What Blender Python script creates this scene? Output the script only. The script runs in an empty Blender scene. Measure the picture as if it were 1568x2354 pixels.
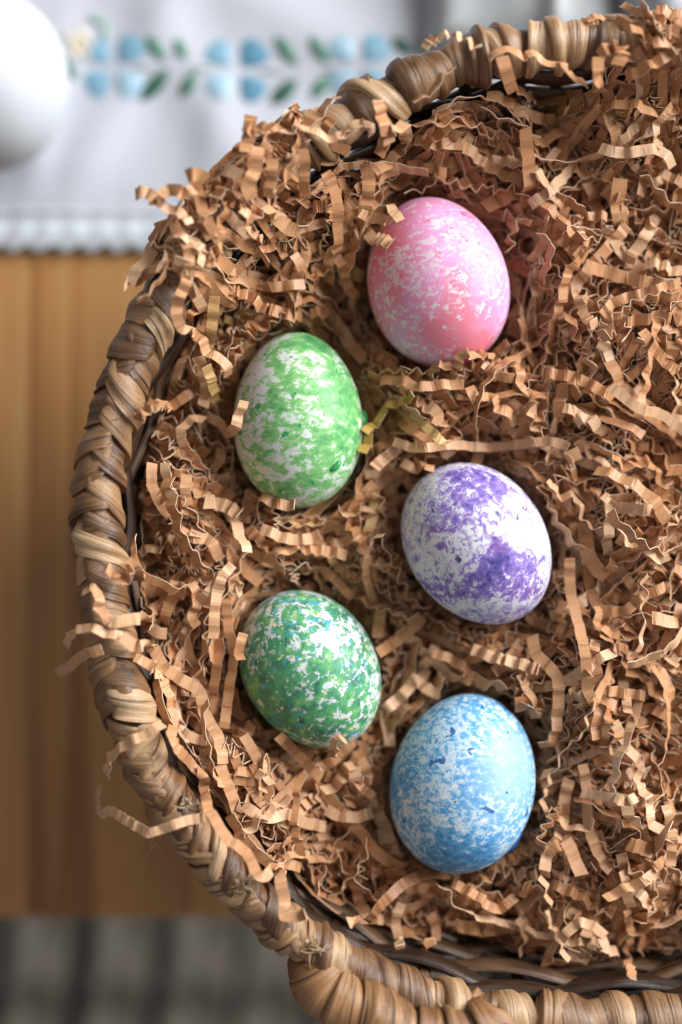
import bpy, math, random
import numpy as np
from mathutils import Vector, Matrix

random.seed(7)
rng = np.random.default_rng(11)
scene = bpy.context.scene
COL = scene.collection
RAD = math.radians

# ------------------------------------------------------------------ camera
ZC = 0.593                      # camera height over the table top (m)
cam_d = bpy.data.cameras.new('camera')
cam = bpy.data.objects.new('camera', cam_d)
COL.objects.link(cam)
cam.location = (0, 0, ZC)
cam.rotation_euler = (0, 0, 0)
cam_d.sensor_fit = 'VERTICAL'
cam_d.sensor_height = 36
cam_d.sensor_width = 24
cam_d.lens = 50
cam_d.clip_start = 0.02
cam_d.clip_end = 50
cam_d.dof.use_dof = True
cam_d.dof.focus_distance = ZC - 0.136
cam_d.dof.aperture_fstop = 2.3
scene.camera = cam

# ------------------------------------------------------------------ light (indoor window daylight)
world = bpy.data.worlds.new('World')
scene.world = world
world.use_nodes = True
bgn = world.node_tree.nodes['Background']
bgn.inputs[0].default_value = (1.0, 0.985, 0.965, 1)
bgn.inputs[1].default_value = 0.29

def area(name, loc, target, sx, sy, watts, col):
    d = bpy.data.lights.new(name, 'AREA')
    d.shape = 'RECTANGLE'; d.size = sx; d.size_y = sy
    d.energy = watts; d.color = col
    o = bpy.data.objects.new(name, d)
    COL.objects.link(o)
    o.location = loc
    o.rotation_euler = (Vector(target) - Vector(loc)).to_track_quat('-Z', 'Y').to_euler()
    return o
area('window_light', (1.36, 0.80, 0.80), (0.05, 0.0, 0.1), 1.25, 1.3, 84, (0.96, 0.985, 1.0))

scene.view_settings.view_transform = 'Standard'
scene.view_settings.look = 'None'
scene.view_settings.gamma = 1
scene.view_settings.exposure = 0.0
scene.view_settings.use_curve_mapping = False
scene.cycles.max_bounces = 8
scene.cycles.diffuse_bounces = 5
scene.cycles.use_denoising = True

def PX(vx, vy, z):
    """point at height z under a spot of the reference layout (1568 x 2353 grid)"""
    s = 0.72 * (ZC - z) / 2353.0
    return np.array([(vx - 784) * s, (1176.5 - vy) * s, z])

# ------------------------------------------------------------------ node helpers
def newmat(name):
    m = bpy.data.materials.new(name)
    m.use_nodes = True
    nt = m.node_tree
    return m, nt, nt.nodes['Principled BSDF']
def nd(nt, t, **kw):
    n = nt.nodes.new(t)
    for k, v in kw.items():
        if isinstance(k, str) and k.startswith('i_'):
            n.inputs[k[2:].replace('_', ' ')].default_value = v
        else:
            setattr(n, k, v)
    return n
def ramp(nt, fac, stops, interp='LINEAR'):
    r = nt.nodes.new('ShaderNodeValToRGB')
    r.color_ramp.interpolation = interp
    el = r.color_ramp.elements
    while len(el) < len(stops): el.new(0.5)
    for e, (p, c) in zip(el, stops):
        e.position = p
        e.color = (c, c, c, 1) if isinstance(c, (int, float)) else (*c, 1)
    nt.links.new(fac, r.inputs[0])
    return r.outputs[0]
def mix(nt, fac, a, b, mode='MIX'):
    n = nt.nodes.new('ShaderNodeMix')
    n.data_type = 'RGBA'; n.blend_type = mode
    for k, v in ((0, fac), (6, a), (7, b)):
        sock = n.inputs[k]
        if isinstance(v, (int, float)): sock.default_value = v if k == 0 else (v, v, v, 1)
        elif isinstance(v, tuple): sock.default_value = (*v, 1)
        else: nt.links.new(v, sock)
    return n.outputs[2]
def math_(nt, op, a, b=None, clamp=False):
    n = nt.nodes.new('ShaderNodeMath'); n.operation = op; n.use_clamp = clamp
    for i, v in enumerate((a, b)):
        if v is None: continue
        if isinstance(v, (int, float)): n.inputs[i].default_value = v
        else: nt.links.new(v, n.inputs[i])
    return n.outputs[0]
def noise(nt, vec, scale, detail=4, rough=0.5, dist=0.0):
    n = nt.nodes.new('ShaderNodeTexNoise')
    n.inputs['Scale'].default_value = scale; n.inputs['Detail'].default_value = detail
    n.inputs['Roughness'].default_value = rough; n.inputs['Distortion'].default_value = dist
    if vec is not None: nt.links.new(vec, n.inputs['Vector'])
    return n.outputs['Fac']
def mapping(nt, vec, scale=(1, 1, 1), loc=(0, 0, 0), rot=(0, 0, 0)):
    n = nt.nodes.new('ShaderNodeMapping')
    n.inputs['Scale'].default_value = scale; n.inputs['Location'].default_value = loc; n.inputs['Rotation'].default_value = rot
    nt.links.new(vec, n.inputs['Vector'])
    return n.outputs[0]
def bump(nt, bsdf, h, strength, dist):
    b = nt.nodes.new('ShaderNodeBump')
    b.inputs['Strength'].default_value = strength; b.inputs['Distance'].default_value = dist
    nt.links.new(h, b.inputs['Height'])
    nt.links.new(b.outputs[0], bsdf.inputs['Normal'])
def coords(nt, which='Object'):
    return nt.nodes.new('ShaderNodeTexCoord').outputs[which]

# ------------------------------------------------------------------ materials
def mat_kraft(name, edge=False):
    m, nt, b = newmat(name)
    at = nd(nt, 'ShaderNodeAttribute', attribute_name='tint')
    geo = nt.nodes.new('ShaderNodeNewGeometry').outputs['Position']
    f = noise(nt, geo, 900, 3, 0.7)
    f2 = noise(nt, geo, 160, 3, 0.6)
    if edge:
        c = mix(nt, f, (0.74, 0.52, 0.34), (0.86, 0.66, 0.47))
    else:
        c = ramp(nt, at.outputs['Fac'], [(0.0, (0.40, 0.175, 0.072)), (0.35, (0.56, 0.252, 0.108)),
                                         (0.7, (0.68, 0.335, 0.155)), (0.9, (0.82, 0.50, 0.29)), (0.92, (0.82, 0.50, 0.29)), (1.0, (0.60, 0.37, 0.09))])
        v = ramp(nt, f, [(0.25, 0.80), (0.75, 1.0)])
        c = mix(nt, 1.0, c, v, 'MULTIPLY')
        v2 = ramp(nt, f2, [(0.3, 0.9), (0.7, 1.0)])
        c = mix(nt, 1.0, c, v2, 'MULTIPLY')
    nt.links.new(c, b.inputs['Base Color'])
    b.inputs['Roughness'].default_value = 0.48
    b.inputs['Specular IOR Level'].default_value = 0.5
    bump(nt, b, f, 0.25, 0.0002)
    tr = nt.nodes.new('ShaderNodeBsdfTranslucent')
    nt.links.new(c, tr.inputs['Color'])
    ms = nt.nodes.new('ShaderNodeMixShader'); ms.inputs[0].default_value = 0.10
    nt.links.new(b.outputs[0], ms.inputs[1]); nt.links.new(tr.outputs[0], ms.inputs[2])
    nt.links.new(ms.outputs[0], nt.nodes['Material Output'].inputs[0])
    return m
M_KRAFT = mat_kraft('kraft_paper'); M_KEDGE = mat_kraft('kraft_paper_torn_edge', True)

def mat_fibre(name, stops, rough=0.36):
    """dried leaf strand: streaks run along the strand (u), split fibres across (v)"""
    m, nt, b = newmat(name)
    uv = nt.nodes.new('ShaderNodeUVMap'); uv.uv_map = 'UVMap'
    rnd = nt.nodes.new('ShaderNodeObjectInfo').outputs['Random']
    off = nt.nodes.new('ShaderNodeCombineXYZ')
    for i, k in enumerate((37.0, 91.0, 53.0)):
        nt.links.new(math_(nt, 'MULTIPLY', rnd, k), off.inputs[i])
    va = nt.nodes.new('ShaderNodeVectorMath'); va.operation = 'ADD'
    nt.links.new(uv.outputs[0], va.inputs[0]); nt.links.new(off.outputs[0], va.inputs[1])
    s1 = noise(nt, mapping(nt, va.outputs[0], (0.8, 4.5, 1)), 1.0, 6, 0.68, 0.35)
    s2 = noise(nt, mapping(nt, va.outputs[0], (1.6, 15, 1)), 1.0, 4, 0.6, 0.2)
    blot = noise(nt, mapping(nt, va.outputs[0], (1.6, 2.2, 1)), 1.0, 4, 0.6)
    t = math_(nt, 'ADD', math_(nt, 'MULTIPLY', s1, 0.46), math_(nt, 'MULTIPLY', s2, 0.20))
    t = math_(nt, 'ADD', t, math_(nt, 'MULTIPLY', blot, 0.38))
    t = math_(nt, 'ADD', t, math_(nt, 'MULTIPLY', math_(nt, 'SUBTRACT', rnd, 0.5), 0.42))
    c = ramp(nt, t, stops)
    # dark split lines along the fibres
    sp = ramp(nt, noise(nt, mapping(nt, va.outputs[0], (0.6, 9, 1), (3, 7, 0)), 1.0, 3, 0.5, 0.4), [(0.33, 0.28), (0.40, 1.0)])
    c = mix(nt, 1.0, c, sp, 'MULTIPLY')
    nt.links.new(c, b.inputs['Base Color'])
    nt.links.new(ramp(nt, s1, [(0.3, rough - 0.08), (0.7, rough + 0.16)]), b.inputs['Roughness'])
    b.inputs['Specular IOR Level'].default_value = 0.6
    hh = math_(nt, 'ADD', math_(nt, 'MULTIPLY', s1, 1.0), math_(nt, 'MULTIPLY', s2, 0.5))
    hh = math_(nt, 'ADD', hh, math_(nt, 'MULTIPLY', sp, 0.5))
    bump(nt, b, hh, 0.7, 0.0011)
    return m
M_WRAP = mat_fibre('dried_leaf_wrap', [(0.30, (0.09, 0.038, 0.014)), (0.46, (0.215, 0.108, 0.047)), (0.60, (0.34, 0.19, 0.09)), (0.78, (0.50, 0.33, 0.185))])
M_HANDLE = mat_fibre('dried_leaf_handle', [(0.36, (0.17, 0.075, 0.026)), (0.50, (0.34, 0.17, 0.07)), (0.62, (0.46, 0.26, 0.12)), (0.76, (0.56, 0.38, 0.2))], 0.36)
M_WEAVE = mat_fibre('dried_leaf_weave', [(0.36, (0.032, 0.015, 0.007)), (0.55, (0.08, 0.038, 0.018)), (0.75, (0.17, 0.092, 0.046))])

def mat_simple(name, col, rough, var=0.0, scale=60, bumpd=0.0, bscale=400):
    m, nt, b = newmat(name)
    co = coords(nt)
    n = noise(nt, co, scale, 5, 0.6)
    lo = tuple(max(0, c * (1 - var)) for c in col); hi = tuple(min(1, c * (1 + var)) for c in col)
    nt.links.new(ramp(nt, n, [(0.3, lo), (0.7, hi)]), b.inputs['Base Color'])
    b.inputs['Roughness'].default_value = rough
    if bumpd: bump(nt, b, noise(nt, co, bscale, 3, 0.6), 0.6, bumpd)
    return m

def mat_cloth(name, col, weave=1500, var=0.04):
    m, nt, b = newmat(name)
    co = coords(nt)
    n = noise(nt, co, 40, 4, 0.6)
    nt.links.new(ramp(nt, n, [(0.3, tuple(c * (1 - var) for c in col)), (0.7, col)]), b.inputs['Base Color'])
    w1 = nd(nt, 'ShaderNodeTexWave', wave_type='BANDS', bands_direction='X'); w1.inputs['Scale'].default_value = weave / 6.0
    w2 = nd(nt, 'ShaderNodeTexWave', wave_type='BANDS', bands_direction='Y'); w2.inputs['Scale'].default_value = weave / 6.0
    nt.links.new(co, w1.inputs['Vector']); nt.links.new(co, w2.inputs['Vector'])
    bump(nt, b, math_(nt, 'ADD', w1.outputs['Fac'], w2.outputs['Fac']), 0.3, 0.0003)
    b.inputs['Roughness'].default_value = 0.85
    b.inputs['Sheen Weight'].default_value = 0.15
    return m
M_LINEN = mat_cloth('white_linen', (0.53, 0.54, 0.595))
M_LACE = mat_cloth('white_lace', (0.60, 0.63, 0.68), 900)
M_GREYLINEN = mat_cloth('grey_linen', (0.40, 0.41, 0.42), 700, 0.18)
M_TAUPE = mat_cloth('taupe_shade', (0.30, 0.25, 0.22), 700, 0.1)  # shade tone for the napkin's right edge, not applied to any mesh

def mat_wood(name):
    m, nt, b = newmat(name)
    co = coords(nt)
    g1 = noise(nt, mapping(nt, co, (42, 2.0, 42)), 1.0, 6, 0.6, 0.9)
    g2 = noise(nt, mapping(nt, co, (9, 0.9, 9), (2, 1, 0)), 1.0, 4, 0.5, 1.2)
    g3 = noise(nt, mapping(nt, co, (240, 9, 240)), 1.0, 3, 0.6)
    t = math_(nt, 'ADD', math_(nt, 'MULTIPLY', g1, 0.5), math_(nt, 'MULTIPLY', g2, 0.5))
    c = ramp(nt, t, [(0.39, (0.21, 0.074, 0.018)), (0.46, (0.37, 0.15, 0.042)), (0.53, (0.52, 0.245, 0.080)), (0.62, (0.64, 0.35, 0.135))])
    c = mix(nt, 1.0, c, ramp(nt, g3, [(0.3, 0.82), (0.65, 1.0)]), 'MULTIPLY')
    nt.links.new(c, b.inputs['Base Color'])
    b.inputs['Roughness'].default_value = 0.42
    bump(nt, b, g3, 0.15, 0.0004)
    return m
M_WOOD = mat_wood('honey_wood')

def mat_weathered(name):
    m, nt, b = newmat(name)
    co = coords(nt)
    g = noise(nt, mapping(nt, co, (60, 6, 60)), 1.0, 6, 0.65, 0.5)
    bl = noise(nt, co, 26, 4, 0.6, 0.6)
    c = ramp(nt, g, [(0.3, (0.30, 0.25, 0.20)), (0.5, (0.60, 0.53, 0.44)), (0.7, (0.80, 0.75, 0.66))])
    c = mix(nt, ramp(nt, bl, [(0.35, 0.0), (0.7, 0.55)]), c, (0.40, 0.42, 0.40))
    c = mix(nt, ramp(nt, noise(nt, co, 22, 3, 0.6), [(0.46, 0.0), (0.60, 0.8)]), c, (0.09, 0.07, 0.05))
    nt.links.new(c, b.inputs['Base Color'])
    b.inputs['Roughness'].default_value = 0.8
    bump(nt, b, g, 0.5, 0.002)
    return m
M_GREYWOOD = mat_weathered('weathered_grey_wood')
M_DARK = mat_simple('dark_floor_stain', (0.022, 0.019, 0.018), 0.75, 0.4, 12)

def egg_vec(nt, seed):
    SEED[0] = seed
    co = mapping(nt, coords(nt), (33, 33, 33), (seed * 3.1, seed * 1.7, seed * 2.3))
    return co
def egg_base(name):
    m, nt, b = newmat(name)
    b.inputs['Roughness'].default_value = 0.46
    b.inputs['Specular IOR Level'].default_value = 0.38
    return m, nt, b
def mask(nt, fac, lo, hi):
    return ramp(nt, fac, [(lo, 0.0), (hi, 1.0)])
def mul(nt, a, b): return math_(nt, 'MULTIPLY', a, b)
def patches(nt, v, spots):
    """pooled dye and painted sheen: sum of soft lumps at egg-local spots (x, y, radius, weight)"""
    tot = None
    w = nt.nodes.new('ShaderNodeVectorMath'); w.operation = 'ADD'
    nt.links.new(v, w.inputs[0])
    nn = nt.nodes.new('ShaderNodeTexNoise'); nn.inputs['Scale'].default_value = 2.2; nn.inputs['Detail'].default_value = 3
    nt.links.new(v, nn.inputs['Vector'])
    sc = nt.nodes.new('ShaderNodeVectorMath'); sc.operation = 'MULTIPLY_ADD'
    sc.inputs[1].default_value = (0.8, 0.8, 0.8); sc.inputs[2].default_value = (-0.4, -0.4, -0.4)
    nt.links.new(nn.outputs['Color'], sc.inputs[0]); nt.links.new(sc.outputs[0], w.inputs[1])
    for x, y, r_, wt in spots:
        k = 33 * 1.45e-4; z = math.sqrt(max(0, 158**2 - x * x - 0.6 * y * y)) * k
        sd = v['seed'] if isinstance(v, dict) else SEED[0]
        p = (x * k + sd * 3.1, y * k + sd * 1.7, z + sd * 2.3)
        d = nt.nodes.new('ShaderNodeVectorMath'); d.operation = 'DISTANCE'; d.inputs[1].default_value = p
        nt.links.new(w.outputs[0], d.inputs[0])
        g = nt.nodes.new('ShaderNodeMapRange'); g.interpolation_type = 'SMOOTHSTEP'
        g.inputs['From Min'].default_value = r_ * k; g.inputs['From Max'].default_value = 0.2 * r_ * k
        g.inputs['To Min'].default_value = 0; g.inputs['To Max'].default_value = wt
        nt.links.new(d.outputs['Value'], g.inputs['Value'])
        tot = g.outputs[0] if tot is None else math_(nt, 'ADD', tot, g.outputs[0])
    return tot
SEED = [0]
def splat(nt, v, scale, lo, hi, bias_scale=1.1, bias=0.35, rough=0.68, dist=0.35, loc=(0, 0, 0), stretch=(1, 1, 1), add=None):
    vv = mapping(nt, v, stretch, loc)
    n = noise(nt, vv, scale, 7, rough, dist)
    big = noise(nt, mapping(nt, v, (1, 1, 1), (loc[0] + 5, loc[1] + 2, 1)), bias_scale, 2, 0.5)
    t = math_(nt, 'ADD', n, mul(nt, math_(nt, 'SUBTRACT', big, 0.5), bias))
    if add is not None: t = math_(nt, 'ADD', t, add)
    return mask(nt, t, lo, hi), t

SHELL = (0.66, 0.67, 0.69)
def finish(nt, b, c, v):
    nt.links.new(c, b.inputs['Base Color'])
    f = noise(nt, v, 30, 3, 0.6)
    bump(nt, b, f, 0.12, 0.00025)

def mat_green():
    m, nt, b = egg_base('green_dyed_shell'); v = egg_vec(nt, 1)
    pt = patches(nt, v, [(-45, 65, 80, .12), (35, 180, 70, .2), (-35, 130, 60, .12), (115, 60, 80, .12), (120, -60, 80, .1), (20, -150, 70, .1), (60, -90, 60, .08)])
    a, ta = splat(nt, v, 8.0, 0.485, 0.525, bias=0.26, rough=0.72, stretch=(0.8, 1.25, 1), add=pt)
    fine, _ = splat(nt, v, 10.0, 0.53, 0.58, bias=0.4, rough=0.7, loc=(3, 1, 4))
    col = ramp(nt, ta, [(0.51, (0.25, 0.53, 0.17)), (0.60, (0.12, 0.41, 0.11)), (0.74, (0.03, 0.24, 0.06))])
    c = mix(nt, mul(nt, mask(nt, noise(nt, v, 1.4, 3, 0.5), 0.45, 0.75), 0.5), SHELL, (0.72, 0.75, 0.42))
    c = mix(nt, mul(nt, fine, 0.8), c, (0.24, 0.52, 0.17))
    c = mix(nt, mul(nt, a, 0.93), c, col)
    dots, _ = splat(nt, v, 6.5, 0.655, 0.68, bias=0.1, loc=(9, 2, 4), rough=0.45)
    c = mix(nt, mul(nt, dots, 0.9), c, (0.02, 0.27, 0.10))
    finish(nt, b, c, v); return m
def mat_green2():
    m, nt, b = egg_base('mottled_green_shell'); v = egg_vec(nt, 2)
    a, ta = splat(nt, v, 11.0, 0.44, 0.48, bias=0.30, rough=0.72, add=patches(nt, v, [(-80, -40, 110, .08), (90, 60, 60, -.12), (30, 0, 60, .06)]))
    col = ramp(nt, noise(nt, v, 6.0, 5, 0.65), [(0.36, (0.008, 0.13, 0.07)), (0.46, (0.028, 0.25, 0.10)), (0.56, (0.065, 0.34, 0.10)), (0.68, (0.22, 0.48, 0.12))])
    yel, _ = splat(nt, v, 8.0, 0.58, 0.63, bias=0.2, loc=(4, 7, 2))
    blu, _ = splat(nt, v, 9.4, 0.60, 0.64, bias=0.35, loc=(1, 3, 8))
    c = mix(nt, mul(nt, yel, 0.85), SHELL, (0.80, 0.66, 0.16))
    c = mix(nt, mul(nt, a, 0.94), c, col)
    c = mix(nt, mul(nt, blu, 0.85), c, (0.05, 0.36, 0.50))
    dk, _ = splat(nt, v, 7.5, 0.61, 0.65, bias=0.15, loc=(7, 7, 1))
    c = mix(nt, mul(nt, dk, 0.85), c, (0.005, 0.09, 0.065))
    wh, _ = splat(nt, v, 9.0, 0.60, 0.64, bias=0.25, loc=(2, 9, 5))
    c = mix(nt, mul(nt, wh, 0.85), c, SHELL)
    finish(nt, b, c, v); return m
def mat_pink():
    m, nt, b = egg_base('pink_dyed_shell'); v = egg_vec(nt, 3)
    a, ta = splat(nt, v, 13.0, 0.43, 0.485, bias=0.22, rough=0.72, stretch=(0.8, 1.15, 1), add=patches(nt, v, [(-40, -110, 90, .06), (30, -165, 90, .09), (-60, 140, 70, .08), (130, 40, 60, .08), (-60, 10, 90, -.05)]))
    fine, _ = splat(nt, v, 24.0, 0.46, 0.55, bias=0.3, loc=(3, 8, 1))
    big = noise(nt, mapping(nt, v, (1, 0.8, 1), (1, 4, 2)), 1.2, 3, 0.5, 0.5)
    big = math_(nt, 'ADD', big, patches(nt, v, [(110, 20, 130, .16), (60, 110, 90, .10), (-60, -80, 110, -.10), (0, -170, 90, -.12)]))  # lilac pushed to the right side: cool sheen painted into the dye colour
    dye = ramp(nt, big, [(0.36, (0.80, 0.17, 0.25)), (0.50, (0.78, 0.26, 0.49)), (0.64, (0.66, 0.35, 0.66))])  # dye tones; the lilac end also carries the painted sheen
    c = mix(nt, mul(nt, fine, 0.55), (0.72, 0.68, 0.72), (0.80, 0.42, 0.54))
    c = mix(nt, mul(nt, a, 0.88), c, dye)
    red, _ = splat(nt, v, 8.0, 0.60, 0.66, bias=0.3, loc=(8, 2, 6))
    c = mix(nt, mul(nt, red, 0.8), c, (0.78, 0.09, 0.15))
    finish(nt, b, c, v); return m
def mat_purple():
    m, nt, b = egg_base('purple_dyed_shell'); v = egg_vec(nt, 4.3)
    a, ta = splat(nt, v, 9.5, 0.54, 0.575, bias=0.20, rough=0.75, loc=(2, 0, 3), add=patches(nt, v, [(75, 118, 95, .14), (15, -50, 70, .15), (-5, -80, 80, .10), (-140, -20, 90, .13), (50, -130, 90, .07), (-60, -60, 90, .06), (-40, 100, 90, .06), (10, 60, 70, .05)]))
    fine, _ = splat(nt, v, 13.0, 0.52, 0.575, bias=0.4, loc=(5, 5, 2), stretch=(1.2, 0.8, 1))
    col = ramp(nt, ta, [(0.56, (0.33, 0.23, 0.58)), (0.66, (0.17, 0.10, 0.42)), (0.78, (0.03, 0.025, 0.22))])
    red = mask(nt, noise(nt, v, 1.3, 2, 0.5), 0.52, 0.7)
    col = mix(nt, mul(nt, red, 0.7), col, (0.22, 0.06, 0.26))
    c = mix(nt, mul(nt, mask(nt, noise(nt, v, 2.0, 4, 0.6), 0.5, 0.72), 0.35), (0.72, 0.71, 0.76), (0.56, 0.45, 0.74))
    c = mix(nt, mul(nt, fine, 0.75), c, (0.33, 0.24, 0.52))
    c = mix(nt, mul(nt, a, 0.95), c, col)
    dots, _ = splat(nt, v, 7.0, 0.66, 0.69, bias=0.1, loc=(9, 2, 4), rough=0.5)
    c = mix(nt, mul(nt, dots, 0.9), c, (0.02, 0.025, 0.12))
    finish(nt, b, c, v); return m
def mat_blue():
    m, nt, b = egg_base('blue_dyed_shell'); v = egg_vec(nt, 5.1)
    a, ta = splat(nt, v, 13.5, 0.45, 0.51, bias=0.22, rough=0.74, stretch=(0.85, 1.1, 1), add=patches(nt, v, [(-150, -20, 90, .09), (20, -150, 90, .09), (20, 0, 60, .07), (90, 90, 110, .08), (-30, -120, 60, .05), (-60, 90, 90, -.03)]))
    fine, _ = splat(nt, v, 24.0, 0.45, 0.53, bias=0.3, loc=(3, 8, 1), rough=0.7)
    col = ramp(nt, ta, [(0.45, (0.20, 0.47, 0.74)), (0.57, (0.055, 0.31, 0.62)), (0.70, (0.01, 0.14, 0.40))])
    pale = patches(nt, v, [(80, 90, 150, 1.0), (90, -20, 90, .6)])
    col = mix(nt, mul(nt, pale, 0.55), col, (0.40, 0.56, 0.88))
    c = mix(nt, mul(nt, fine, 0.55), (0.70, 0.74, 0.78), (0.30, 0.56, 0.76))
    c = mix(nt, mul(nt, a, 0.92), c, col)
    dots, _ = splat(nt, v, 6.0, 0.655, 0.685, bias=0.15, loc=(9, 2, 4), rough=0.5)
    c = mix(nt, mul(nt, dots, 0.9), c, (0.01, 0.10, 0.32))
    finish(nt, b, c, v); return m

# ------------------------------------------------------------------ mesh helpers
def mesh_np(name, V, F, mats, fmat=None, smooth=True, attr=None, uv=None):
    """V (n,3) array, F (m,4) quads array"""
    me = bpy.data.meshes.new(name)
    V = np.asarray(V, np.float32); F = np.asarray(F, np.int32)
    me.vertices.add(len(V)); me.vertices.foreach_set('co', V.ravel())
    k = F.shape[1]
    me.loops.add(F.size); me.loops.foreach_set('vertex_index', F.ravel())
    me.polygons.add(len(F))
    me.polygons.foreach_set('loop_start', np.arange(0, F.size, k, dtype=np.int32))
    if fmat is not None: me.polygons.foreach_set('material_index', np.asarray(fmat, np.int32))
    me.polygons.foreach_set('use_smooth', np.full(len(F), smooth, dtype=bool))
    for m in mats: me.materials.append(m)
    if attr is not None:
        a = me.attributes.new('tint', 'FLOAT', 'POINT')
        a.data.foreach_set('value', np.asarray(attr, np.float32))
    if uv is not None:
        u = me.uv_layers.new(name='UVMap')
        u.data.foreach_set('uv', np.asarray(uv, np.float32)[F.ravel()].ravel())
    me.update(calc_edges=True)
    return me
def link(name, me, parent=None, loc=None):
    o = bpy.data.objects.new(name, me)
    COL.objects.link(o)
    if parent is not None: o.parent = parent
    if loc is not None: o.location = loc
    return o
def tag(o, label=None, cat=None, group=None, kind=None):
    if label: o['label'] = label
    if cat: o['category'] = cat
    if group: o['group'] = group
    if kind: o['kind'] = kind
    return o
def empty(name, loc=(0, 0, 0)):
    o = bpy.data.objects.new(name, None); o.empty_display_size = 0.02
    COL.objects.link(o); o.location = loc
    return o
def grid_faces(nu, nv, closeu=False, closev=False, off=0):
    I = np.arange(nu if closeu else nu - 1)[:, None]; J = np.arange(nv if closev else nv - 1)[None, :]
    a = I * nv + J; b_ = ((I + 1) % nu) * nv + J
    c = ((I + 1) % nu) * nv + (J + 1) % nv; d = I * nv + (J + 1) % nv
    return np.stack([a, b_, c, d], -1).reshape(-1, 4) + off
def box_np(x0, x1, y0, y1, z0, z1):
    V = np.array([(x, y, z) for z in (z0, z1) for y in (y0, y1) for x in (x0, x1)], float)
    F = np.array([(0, 2, 3, 1), (4, 5, 7, 6), (0, 1, 5, 4), (2, 6, 7, 3), (0, 4, 6, 2), (1, 3, 7, 5)])
    return V, F
def bevel(o, w=0.003, seg=3):
    m = o.modifiers.new('bevel', 'BEVEL'); m.width = w; m.segments = seg
def catmull(P, n_per=12, closed=False):
    P = np.asarray(P, float); n = len(P); out = []
    for i in range(n if closed else n - 1):
        if closed: p0, p1, p2, p3 = P[(i - 1) % n], P[i], P[(i + 1) % n], P[(i + 2) % n]
        else: p0, p1, p2, p3 = P[max(i - 1, 0)], P[i], P[i + 1], P[min(i + 2, n - 1)]
        t = np.linspace(0, 1, n_per, endpoint=False)[:, None]
        out.append(0.5 * ((2 * p1) + (-p0 + p2) * t + (2 * p0 - 5 * p1 + 4 * p2 - p3) * t**2 + (-p0 + 3 * p1 - 3 * p2 + p3) * t**3))
    if not closed: out.append(P[-1:])
    return np.concatenate(out)
def resample(P, n, closed=False):
    Q = np.vstack([P, P[:1]]) if closed else P
    L = np.concatenate([[0], np.cumsum(np.linalg.norm(np.diff(Q, axis=0), axis=1))])
    s = np.linspace(0, L[-1], n, endpoint=not closed)
    return np.stack([np.interp(s, L, Q[:, k]) for k in range(3)], 1), L[-1]
def unit(a): return a / np.maximum(np.linalg.norm(a, axis=-1, keepdims=True), 1e-9)

# ------------------------------------------------------------------ table, slats below, cloth
TS = 0.72 * ZC / 2353
table = tag(empty('wooden_table', (-0.1, 0.2, -0.72)), 'honey brown wooden table with vertical grain under the basket', 'table')
V, F = box_np(-0.75, 0.95, -0.170, 0.75, -0.030, 0.0)
t_ = link('tabletop', mesh_np('tabletop', V - np.array([-0.1, 0.2, -0.72]), F, [M_WOOD], smooth=False), table); bevel(t_, 0.004)
for lx, ly in ((-0.68, -0.1), (0.88, -0.1), (-0.68, 0.68), (0.88, 0.68)):
    V, F = box_np(lx - 0.03, lx + 0.03, ly - 0.03, ly + 0.03, -0.72, -0.0305)
    bevel(link('leg', mesh_np('table_leg', V - np.array([-0.1, 0.2, -0.72]), F, [M_WOOD], smooth=False), table))

V, F = box_np(-2.5, 2.5, -2.5, 2.5, -0.74, -0.72)
tag(link('floor', mesh_np('floor', V, F, [M_DARK], smooth=False)), kind='structure')
ZB = -0.40
bench = tag(empty('slatted_bench', (-0.05, -0.45, -0.72)), 'weathered grey wooden bench with spaced slats beneath the table edge', 'bench')
bench.rotation_euler[2] = RAD(-8)
sB = 0.72 * (ZC - ZB) / 2353
slat_me = None
for i, vx in enumerate((-270, -80, 103, 293, 480, 655, 850, 1040)):
    w = 0.5 * (132 if i < 4 else 150) * sB
    if slat_me is None:
        V, F = box_np(-w, w, -0.33, 0.33, -0.03, 0)
        slat_me = mesh_np('bench_slat', V, F, [M_GREYWOOD], smooth=False)
    p = PX(vx - 18, 2240, ZB)
    o = link('slat', slat_me, bench)
    o.location = Matrix.Rotation(RAD(8), 3, 'Z') @ Vector((p[0] + 0.05, p[1] + 0.45, 0.32))
    o.scale = (w / (0.5 * 132 * sB), 1, 1)
    bevel(o, 0.006)
for yy in (-0.25, 0.25):
    V, F = box_np(-0.48, 0.48, yy - 0.025, yy + 0.025, 0.245, 0.2895)
    link('crossbar', mesh_np('bench_crossbar', V, F, [M_GREYWOOD], smooth=False), bench)
    for xx in (-0.4, 0.4):
        V, F = box_np(xx - 0.025, xx + 0.025, yy - 0.025, yy + 0.025, 0.0, 0.2445)
        link('leg', mesh_np('bench_leg', V, F, [M_GREYWOOD], smooth=False), bench)

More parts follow.
